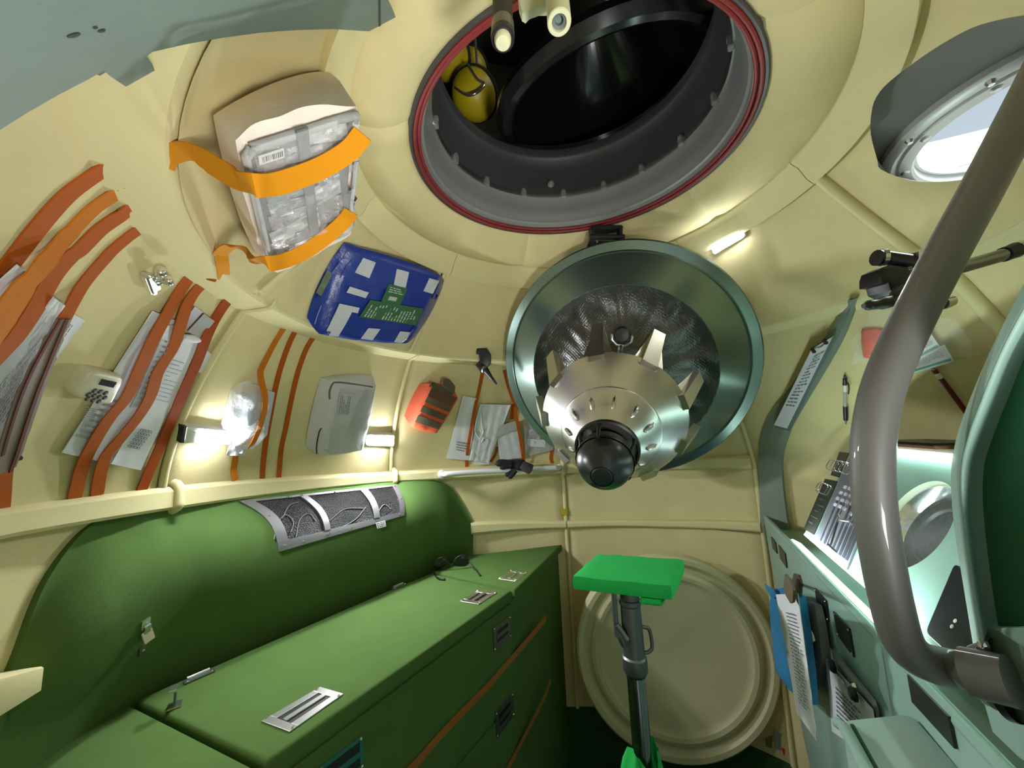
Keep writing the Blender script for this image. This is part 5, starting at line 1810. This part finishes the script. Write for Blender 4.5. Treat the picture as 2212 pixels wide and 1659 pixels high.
HP = [(2300, 60, .40), (2212, 232, .395), (2120, 408, .39), (2041, 552, .385), (1965, 700, .385), (1912, 822, .385), (1890, 915, .385), (1884, 1000, .385), (1889, 1100, .385), (1905, 1205, .385), (1924, 1300, .385), (1944, 1372, .385), (1972, 1413, .385), (2015, 1434, .384), (2070, 1446, .383), (2110, 1455, min(.385, dv-.02)), (2140, 1461, dv-.006)]
tube('tube', smooth_path([at_depth(*q) for q in HP], 5), .0178, TUBE, hd, 20)
sd_ = unit(at_depth(*HP[-1])-at_depth(*HP[-3]))
c = at_depth(*HP[-2])
tube('collar', [c-sd_*.006, c+sd_*.022], .0205, TUBE, hd, 20)
fl_ = at_depth(2142, 1462, dv-.010)
lathe('flange', [(.026, -.004), (.027, .003), (.024, .008), (.020, .010)], fl_, frame(-sd_), TUBE, hd, 28)
lathe('flange_gasket', [(.033, -.010), (.033, -.004), (.0, -.004)], fl_, frame(-sd_), BLACK, hd, 28)
for q in ((2122, 1393, dv-.012), (2133, 1512, dv-.012)):
    rivet('screw', at_depth(*q), -sd_*.3-FW*.7, .0055, .005, CHROME, hd)

# fold-down box below the console front
bx = thing('side_box', 'teal rounded box jutting from the console at the bottom right', 'box', at_z(1900, 1620, 1.05))
zb = 1.07
A_, B_, C_, D_ = [at_z(x, y, zb) for x, y in ((1812, 1556), (1968, 1540), (2125, 1720), (1905, 1735))]
P = round_poly([A_, B_, C_, D_], .02, 4)
poly_plate('box_body', P, (0, 0, 1), .16, mat('pale_teal_paint', (.34, .48, .43), .4), bx, .003, True, 2)
up_ = np.array([0, 0, 1.])
ed = unit(D_-A_)
tube('rim', [A_+up_*-.01-ed*.01, A_+up_*.004+ed*.02, D_+up_*.004], .007, TEAL, bx, 10)
si = unit(B_-A_)
tube('slot_line', [A_+si*.016-up_*.001+ed*.012, D_+si*.016-up_*.001], .0030, GREEND, bx, 8)

# ---------------------------------------------------------------- things stuck on the wall above the console
cl = thing('wall_clipboard', 'clipboard with printed list on the teal edge frame', 'clipboard', wall(1740, 830, .05))
sheet('board', surf_wall, [(1756, 750), (1806, 722), (1706, 931), (1674, 924)], mat('grey_board2', (.10, .14, .13), .5), cl, .045, .004, 3, 6)
CQ = [(1753, 754), (1798, 728), (1700, 926), (1672, 918)]
sheet('paper', surf_wall, CQ, mat('lilac_paper', (.56, .56, .62), .8), cl, .052, .002, 3, 8, .003)
printed('printed_text', surf_wall, [(1764, 760), (1788, 746), (1712, 890), (1690, 886)], 16, INK, cl, .0560, 71, word=.3, hgt=.35)
tube('clip_wire', smooth_path([surf_wall(x, y, .056)[0] for x, y in ((1756, 758), (1762, 752), (1772, 750), (1780, 744), (1786, 736))], 4), .0022, CHROME, cl, 6)
for q in ((1757, 757), (1783, 738)):
    MB().box(surf_wall(*q, .056)[0], frame(wall_n(wall(*q))), (.010, .018, .010), .002).build('clip_end', mat('dark_brass', (.05, .03, .02), .4, .4), cl)
def stick(name, label, cat, segs, off):
    a = surf_wall(segs[0][0], segs[0][1], off)[0]
    root = thing(name, label, cat, a)
    for (x0, y0, x1, y1, r0, r1, m_, nm) in [(s[0], s[1], *s[2:]) for s in segs]:
        p, q = surf_wall(x0, y0, off)[0], surf_wall(x1, y1, off)[0]
        tube(nm, [p, p*.5+q*.5, q], [r0, (r0+r1)/2, r1], m_, root, 10)
    return root
CLR = mat('clear_barrel', (.62, .60, .48), .15, alpha=.6)
pn = stick('pen', 'black and clear ballpoint pen stuck upright on the yellow wall', 'pen', [
    (1825, 811, 1825, 818, .003, .003, BLACK, 'button'), (1825, 818, 1825, 831, .0055, .006, mat('purple_black', (.02, .008, .014), .35), 'cap'),
    (1825, 831, 1825.5, 845, .006, .006, WPLAST, 'band'), (1825.5, 845, 1826, 878, .0048, .005, CLR, 'barrel'),
    (1826, 878, 1827, 907, .0066, .0066, BLACK, 'grip'), (1827, 907, 1827.5, 917, .004, .0012, STEEL, 'tip')], .012)
tube('refill', [surf_wall(1825.5, 845, .012)[0], surf_wall(1826, 878, .012)[0]], .0016, BLACK, pn, 8)
tube('pocket_clip', smooth_path([surf_wall(x, y, .02)[0] for x, y in ((1826, 822), (1832, 828), (1834, 838), (1833, 851))], 3), .0016, BLACK, pn, 6)
stick('pencil', 'dark red pencil slanting on the yellow wall beside the housing', 'pencil', [
    (2009, 790, 2018, 799, .0014, .004, mat('pale_lead', (.42, .33, .2), .6), 'lead'), (2018, 799, 2023, 806, .0058, .0058, mat('dark_red_lacquer', (.12, .008, .012), .35), 'end_cap'),
    (2023, 806, 2032, 817, .0056, .0056, WPLAST, 'band'), (2032, 817, 2110, 921, .0056, .0056, mat('dark_red_lacquer', (.12, .008, .012)), 'body')], .012)
zb_ = thing('clear_bag', 'clear plastic bag with coral cloth and cards on the yellow wall', 'bag', wall(1950, 740, .02))
pillow('coral_cloth', [surf_wall(x, y, .018)[0] for x, y in ((1856, 715), (1908, 714), (1905, 778), (1862, 777))], wall_n(wall(1880, 745)), .014, mat('bright_coral_cloth', (.85, .075, .012), .6, bump=.3, bscale=80), zb_, .006, .3, 10, 10, .006, 2)
TLN = mat('teal_print', (.05, .35, .28), .6)
for pix, k in (([(1985, 728), (2008, 716), (2032, 752), (1976, 782)], 1), ([(1974, 777), (2040, 745), (2062, 781), (1964, 809)], 2)):
    cdd = sheet('card', surf_wall, pix, WHITE, zb_, .014+.004*k, .001, 4, 3, .002, k)
    sheet('teal_stripe', surf_wall, [bil(pix, .06, .80), bil(pix, .95, .80), bil(pix, .95, .9), bil(pix, .06, .9)], TLN, cdd, .0175+.004*k, .0005, 4, 1)
    printed('printed_text', surf_wall, [bil(pix, .1, .1), bil(pix, .9, .1), bil(pix, .9, .7), bil(pix, .1, .7)], 5, mat('pale_ink', (.40, .42, .45), .8), cdd, .0178+.004*k, 80+k, hgt=.3)
sheet('film', surf_wall, [(1880, 668), (2062, 690), (2122, 768), (1838, 786)], mat('bag_film', (.95, .95, .9), .1, alpha=.08, bump=.6, bscale=30, spec=.9), zb_, .030, .001, 14, 10, .012, 6)
sheet('film_fold', surf_wall, [(1838, 740), (1858, 706), (1866, 776), (1848, 788)], mat('bag_film', (.95, .95, .9)), zb_, .034, .001, 5, 6, .010, 2)

# jointed camera arm clamped behind the grab rail
dk = .62
ar = thing('jointed_mount', 'black and chrome jointed arm with clamp behind the grey tube', 'mount', at_depth(1990, 570, dk))
tube('arm_end', [at_depth(1893, 557, dk+.02), at_depth(1903, 557, dk+.02)], .0135, BLACK, ar, 14)
tube('arm_ring', [at_depth(1903, 557, dk+.02), at_depth(1913, 556, dk+.018)], .0145, CHROME, ar, 14)
tube('arm_sleeve', [at_depth(1913, 557, dk+.018), at_depth(1975, 566, dk)], .0115, mat('dark_arm_tube', (.05, .045, .045), .3, .6), ar, 14)
MB().box(at_depth(1990, 571, dk), (RT, UP, FW), (.030, .046, .03), .005).build('arm_joint', CHROME, ar)
tube('arm_rod', [at_depth(2000, 580, dk), at_depth(2080, 576, dk), at_depth(2150, 556, dk), at_depth(2172, 548, dk)], .0105, mat('chrome_dark', (.30, .30, .33), .15, 1), ar, 14)
tube('arm_grip', [at_depth(2168, 550, dk), at_depth(2192, 541, dk)], .0125, BLACK, ar, 14)
tube('arm_ring', [at_depth(2192, 541, dk), at_depth(2208, 536, dk)], .0135, CHROME, ar, 14)
tube('arm_tip', [at_depth(2208, 536, dk), at_depth(2260, 518, dk)], .012, BLACK, ar, 14)
poly_plate('clamp_body', [at_depth(x, y, dk-.005) for x, y in ((1910, 580), (1930, 570), (1965, 575), (1975, 595), (1968, 615), (1975, 632), (1950, 640), (1925, 628), (1920, 612), (1905, 612), (1905, 594))], -FW, .04, BLACK, ar, .006, True)
tube('clamp_screw', [at_depth(1950, 622, dk-.012), at_depth(1958, 640, dk-.02)], .014, BLACK, ar, 14)
tube('lever', smooth_path([at_depth(x, y, dk-.03) for x, y in ((1955, 628), (1940, 640), (1925, 650), (1905, 655), (1880, 659), (1865, 661))], 3), [.012]*5+[.010]*5+[.008]*4+[.005, .004], BLACK, ar, 10)
tube('lower_arm', [at_depth(1985, 650, dk), at_depth(2032, 656, dk+.01)], .011, BLACK, ar, 14)
tube('lower_tip', [at_depth(2032, 656, dk+.01), at_depth(2054, 650, dk+.012)], [.012, .0095], CHROME, ar, 14)

# ---------------------------------------------------------------- table on a post
zt = float(at_depth(1362, 1228, .95)[2])
tp = [at_z(x, y, zt) for x, y in ((1291, 1195), (1477, 1207), (1450, 1264), (1236, 1243))]
tc_ = sum(tp)/4
pt_ = at_depth(1360, 1290, float((tc_-CAM) @ FW))
px_, py_ = pt_[0], pt_[1]
tbl = thing('post_table', 'small table padded in bright green cloth on a steel post', 'table', (px_, py_, 0))
BRG = mat('bright_green_cloth', (.012, .50, .09), .85, bump=.25, bscale=200)
pillow('padded_top', tp, (0, 0, 1), .032, BRG, tbl, .002, .07, 18, 14, .002, 2, corner=.06)
MB().box(tp[2]*.75+tc_*.25+np.array([-.02, 0, -.040]), (unit(tp[2]-tp[3]), unit(tp[1]-tp[2]), (0, 0, 1)), (.05, .05, .012), .004).build('cloth_fold', BRG, tbl)
ax_z = ((1, 0, 0), (0, 1, 0), (0, 0, 1))
pb0 = np.array([px_, py_, 0.])
GST = mat('grey_cast_steel', (.20, .21, .21), .42, .85, bump=.05, bscale=80)
dz = lambda y: float(at_depth(1370, y, float((pt_-CAM) @ FW))[2])
z1, z2, z3 = dz(1285), dz(1405), dz(1438)
lathe('upper_sleeve', [(.024, zt-.03), (.024, z1-.008), (.0275, z1-.010), (.0275, z1-.020), (.025, z1-.024), (.0265, z2), (.030, z2-.004), (.0305, z3+.006), (.028, z3), (.019, z3-.001)], pb0, ax_z, GST, tbl, 28)
lathe('post', [(.0225, z3+.002), (.0225, .02), (.06, .012), (.06, 0), (0, 0)], pb0, ax_z, mat('polished_post', (.35, .36, .35), .2, 1), tbl, 28)
lathe('dark_seal', [(.0245, z3-.001), (.0245, z3-.006), (.0225, z3-.007)], pb0, ax_z, BLACK, tbl, 24)
# locking bar, link and loop handle on the sleeve
rx = unit(np.array([RT[0], RT[1], 0]))
fy = unit(np.array([-FW[0], -FW[1], 0]))
MB().box(pb0-rx*.040+np.array([0, 0, (zt-.03+dz(1368))/2]), (rx, fy, (0, 0, 1)), (.012, .016, zt-.03-dz(1368)), .003).build('lock_bar', GST, tbl)
tube('link', [pb0-rx*.040+fy*.012+np.array([0, 0, dz(1340)]), pb0-rx*.020+fy*.022+np.array([0, 0, dz(1366)])], .007, GST, tbl, 10)
tube('lock_stud', [pb0-rx*.03+np.array([0, 0, dz(1368)]), pb0-rx*.022+np.array([0, 0, dz(1385)])], .010, GST, tbl, 10)
zz = [dz(1350), dz(1352), dz(1358), dz(1390), dz(1400), dz(1402)]
tube('loop_handle', smooth_path([pb0+rx*.024+np.array([0, 0, zz[0]]), pb0+rx*.034+np.array([0, 0, zz[1]]), pb0+rx*.044+np.array([0, 0, zz[2]]), pb0+rx*.047+np.array([0, 0, zz[3]]), pb0+rx*.038+np.array([0, 0, zz[4]]), pb0+rx*.026+np.array([0, 0, zz[5]])], 4), .0045, GST, tbl, 8)
# cloth tied round the post
v, f = [], []
nz_, na_ = 14, 40
ztop = dz(1588)
for i in range(nz_+1):
    s = i/nz_
    for k in range(na_):
        a = 2*PI*k/na_
        r = .036+.045*s**.8+.012*math.sin(a*5+s*5)*min(1, s*2.5)+.010*mnoise.noise(Vector((math.cos(a)*3, math.sin(a)*3, s*4)))
        z = ztop-.30*s+(.020*math.sin(a*2+.6) if i < 4 else 0)*(1-s*3.5 if s < .28 else 0)
        v.append(pb0+np.array([math.cos(a)*r, math.sin(a)*r, z]))
for i in range(nz_):
    for k in range(na_):
        k2 = (k+1) % na_
        f.append([i*na_+k, (i+1)*na_+k, (i+1)*na_+k2, i*na_+k2])
obj('post_cloth', v, f, BRG, tbl)

# ---------------------------------------------------------------- round cover leaning on the far wall
dc_ = CAM+(np.array([.504, 1.013, .457])-CAM)*.88
dn_ = unit((-.15, -.989, -.011))
R_ = .45*.88
dk_ = thing('round_cover', 'large cream round cover disc leaning against the far wall', 'cover', dc_)
CREAM3 = mat('cream_paint', (.62, .57, .34), .6, var=.05, vscale=4)
lathe('disc', [(0, -.028), (R_*.70, -.018), (R_*.745, -.010), (R_*.76, -.004), (R_*.80, .0), (R_*.835, -.004), (R_*.85, -.016), (R_*.875, -.022), (R_*.90, -.012), (R_*.925, .004), (R_*.97, .006), (R_*.99, .0), (R_, -.012), (R_, -.035), (R_*.96, -.05), (0, -.055)], dc_, frame(dn_), CREAM3, dk_, 96)

# dark things on the floor between cover and console
kb = thing('floor_bag', 'dark cloth bag with pink tag on the floor behind the console', 'bag', CAM+(VS_(1720, 1560, .0)[0]-CAM)*1.25)
c = CAM+ray(1722, 1545)*1.55
F_ = [at_depth(x, y, 1.55) for x, y in ((1690, 1450), (1760, 1450), (1790, 1659), (1700, 1659))]
pillow('bag_body', F_, -FW, .15, mat('near_black_cloth', (.008, .008, .009), .9), kb, .03, .4, 12, 14, .015, 5)
o = sheet('white_tag', surf_plane(at_depth(1680, 1600, 1.45), -FW), [(1672, 1582), (1692, 1586), (1696, 1625), (1676, 1618)], mat('grey_tag', (.30, .30, .30), .7), kb, .0, .004, 3, 3, .004)
sheet('pink_tag', surf_plane(at_depth(1690, 1620, 1.44), -FW), [(1688, 1616), (1704, 1622), (1712, 1648), (1698, 1646)], mat('pink_tag', (.75, .02, .14), .6), kb, .0, .003, 3, 3, .003)
sheet('cream_lining', surf_plane(at_depth(1680, 1600, 1.47), -FW), [(1655, 1598), (1690, 1580), (1690, 1625), (1656, 1612)], mat('cream_lining', (.25, .23, .13), .8), kb, .0, .004, 3, 3, .004)

# ================================================================ teal plate at the upper left, rods at the top
tpx = [(-160, 330), (-60, 306), (0, 281), (60, 243), (130, 203), (190, 172), (224, 153), (240, 166), (270, 186), (300, 200), (324, 204), (337, 192), (339, 166), (330, 140), (316, 122), (330, 112), (400, 96), (480, 82), (560, 71), (640, 65), (720, 63), (800, 68), (838, 74), (852, 76), (858, 55), (854, 35), (845, 18), (825, 4), (800, -60), (640, -300), (200, -420), (-160, -420)]
w1_, w2_, w3_ = wall(60, 243, .03), wall(440, 92, .03), wall(830, 72, .03)
tn = unit(np.cross(w2_-w1_, w3_-w1_))
if tn @ (CAM-w1_) < 0: tn = -tn
tpl = thing('teal_plate', 'blue green painted plate with notch at the upper left corner', 'plate', w2_)
TP = [at_plane(x, y, w1_, tn) for x, y in tpx]
TEALP = mat('teal_wall_paint', (.155, .235, .205), .6, bump=.06, bscale=25, var=.10, vscale=10)
poly_plate('plate_body', TP, tn, .010, TEALP, tpl)
poly_plate('backing_edge', [p-tn*.0105+unit(-UP-tn*(-UP @ tn))*.014 for p in TP], tn, .006, mat('brown_backing_edge', (.16, .13, .09), .8), tpl)
TPS = surf_plane(w1_, tn)
for x, y, r in ((160, 77, .0022), (220, 67, .0014), (206, 60, .0009)):
    p = TPS(x, y, .0004)[0]
    lathe('pit', [(r*1.5, 0), (r, .0004), (0, .0006)], p, frame(tn), mat('dark_pit', (.035, .04, .04), .8), tpl, 14)
sheet('joint_line', TPS, [(818, -20), (822, -20), (823, 66), (818, 66)], mat('dark_pit', (.035, .04, .04)), tpl, .0006, .0004, 1, 2)

rb = thing('rod_bracket', 'cream bracket with tube ends hanging at the top of the hatch', 'bracket', at_depth(1145, -40, .42))
CRT = mat('cream_tube', (.58, .58, .38), .45)
e = at_depth(1208, 48, .42)
bd = unit(at_depth(1192, -140, .50)-e)
tube('white_tube', [e, e+bd*.16], .0135, CRT, rb, 24, False)
lathe('tube_end', [(.0135, .0), (.0125, -.0015), (.0085, -.0015), (.0075, .002), (.007, .012), (0, .012)], e, frame(bd), CRT, rb, 28)
lathe('tube_bore', [(.0074, .004), (.0048, .006), (.0045, .0115), (0, .0117)], e-bd*.003, frame(bd), mat('grey_green_bore', (.13, .17, .16), .5), rb, 20)
e2 = at_depth(1086, 78, .42)
bd2 = unit(at_depth(1084, -140, .51)-e2)
tube('black_tube', [e2+bd2*.010, e2+bd2*.16], .0118, mat('dark_rod', (.012, .012, .014), .6), rb, 24)
tube('grey_ferrule', [e2-bd2*.002, e2+bd2*.022], .0130, mat('grey_ferrule', (.14, .13, .11), .35, .5), rb, 24)
tube('black_cap', [e2-bd2*.006, e2+bd2*.002], [.0132, .0136], BLACK, rb, 24)
lathe('cream_tip', [(.0095, .0), (.0092, -.006), (.0075, -.009), (0, -.010)], e2-bd2*.005, frame(bd2), CRT, rb, 24)
pp = [at_depth(x, y, .47) for x, y in ((1116, -60), (1122, 8), (1128, 26), (1136, 31), (1144, 22), (1165, 14), (1180, 14), (1200, 5), (1206, -60))]
poly_plate('web', pp, -FW, .012, CRT, rb, .003, True)
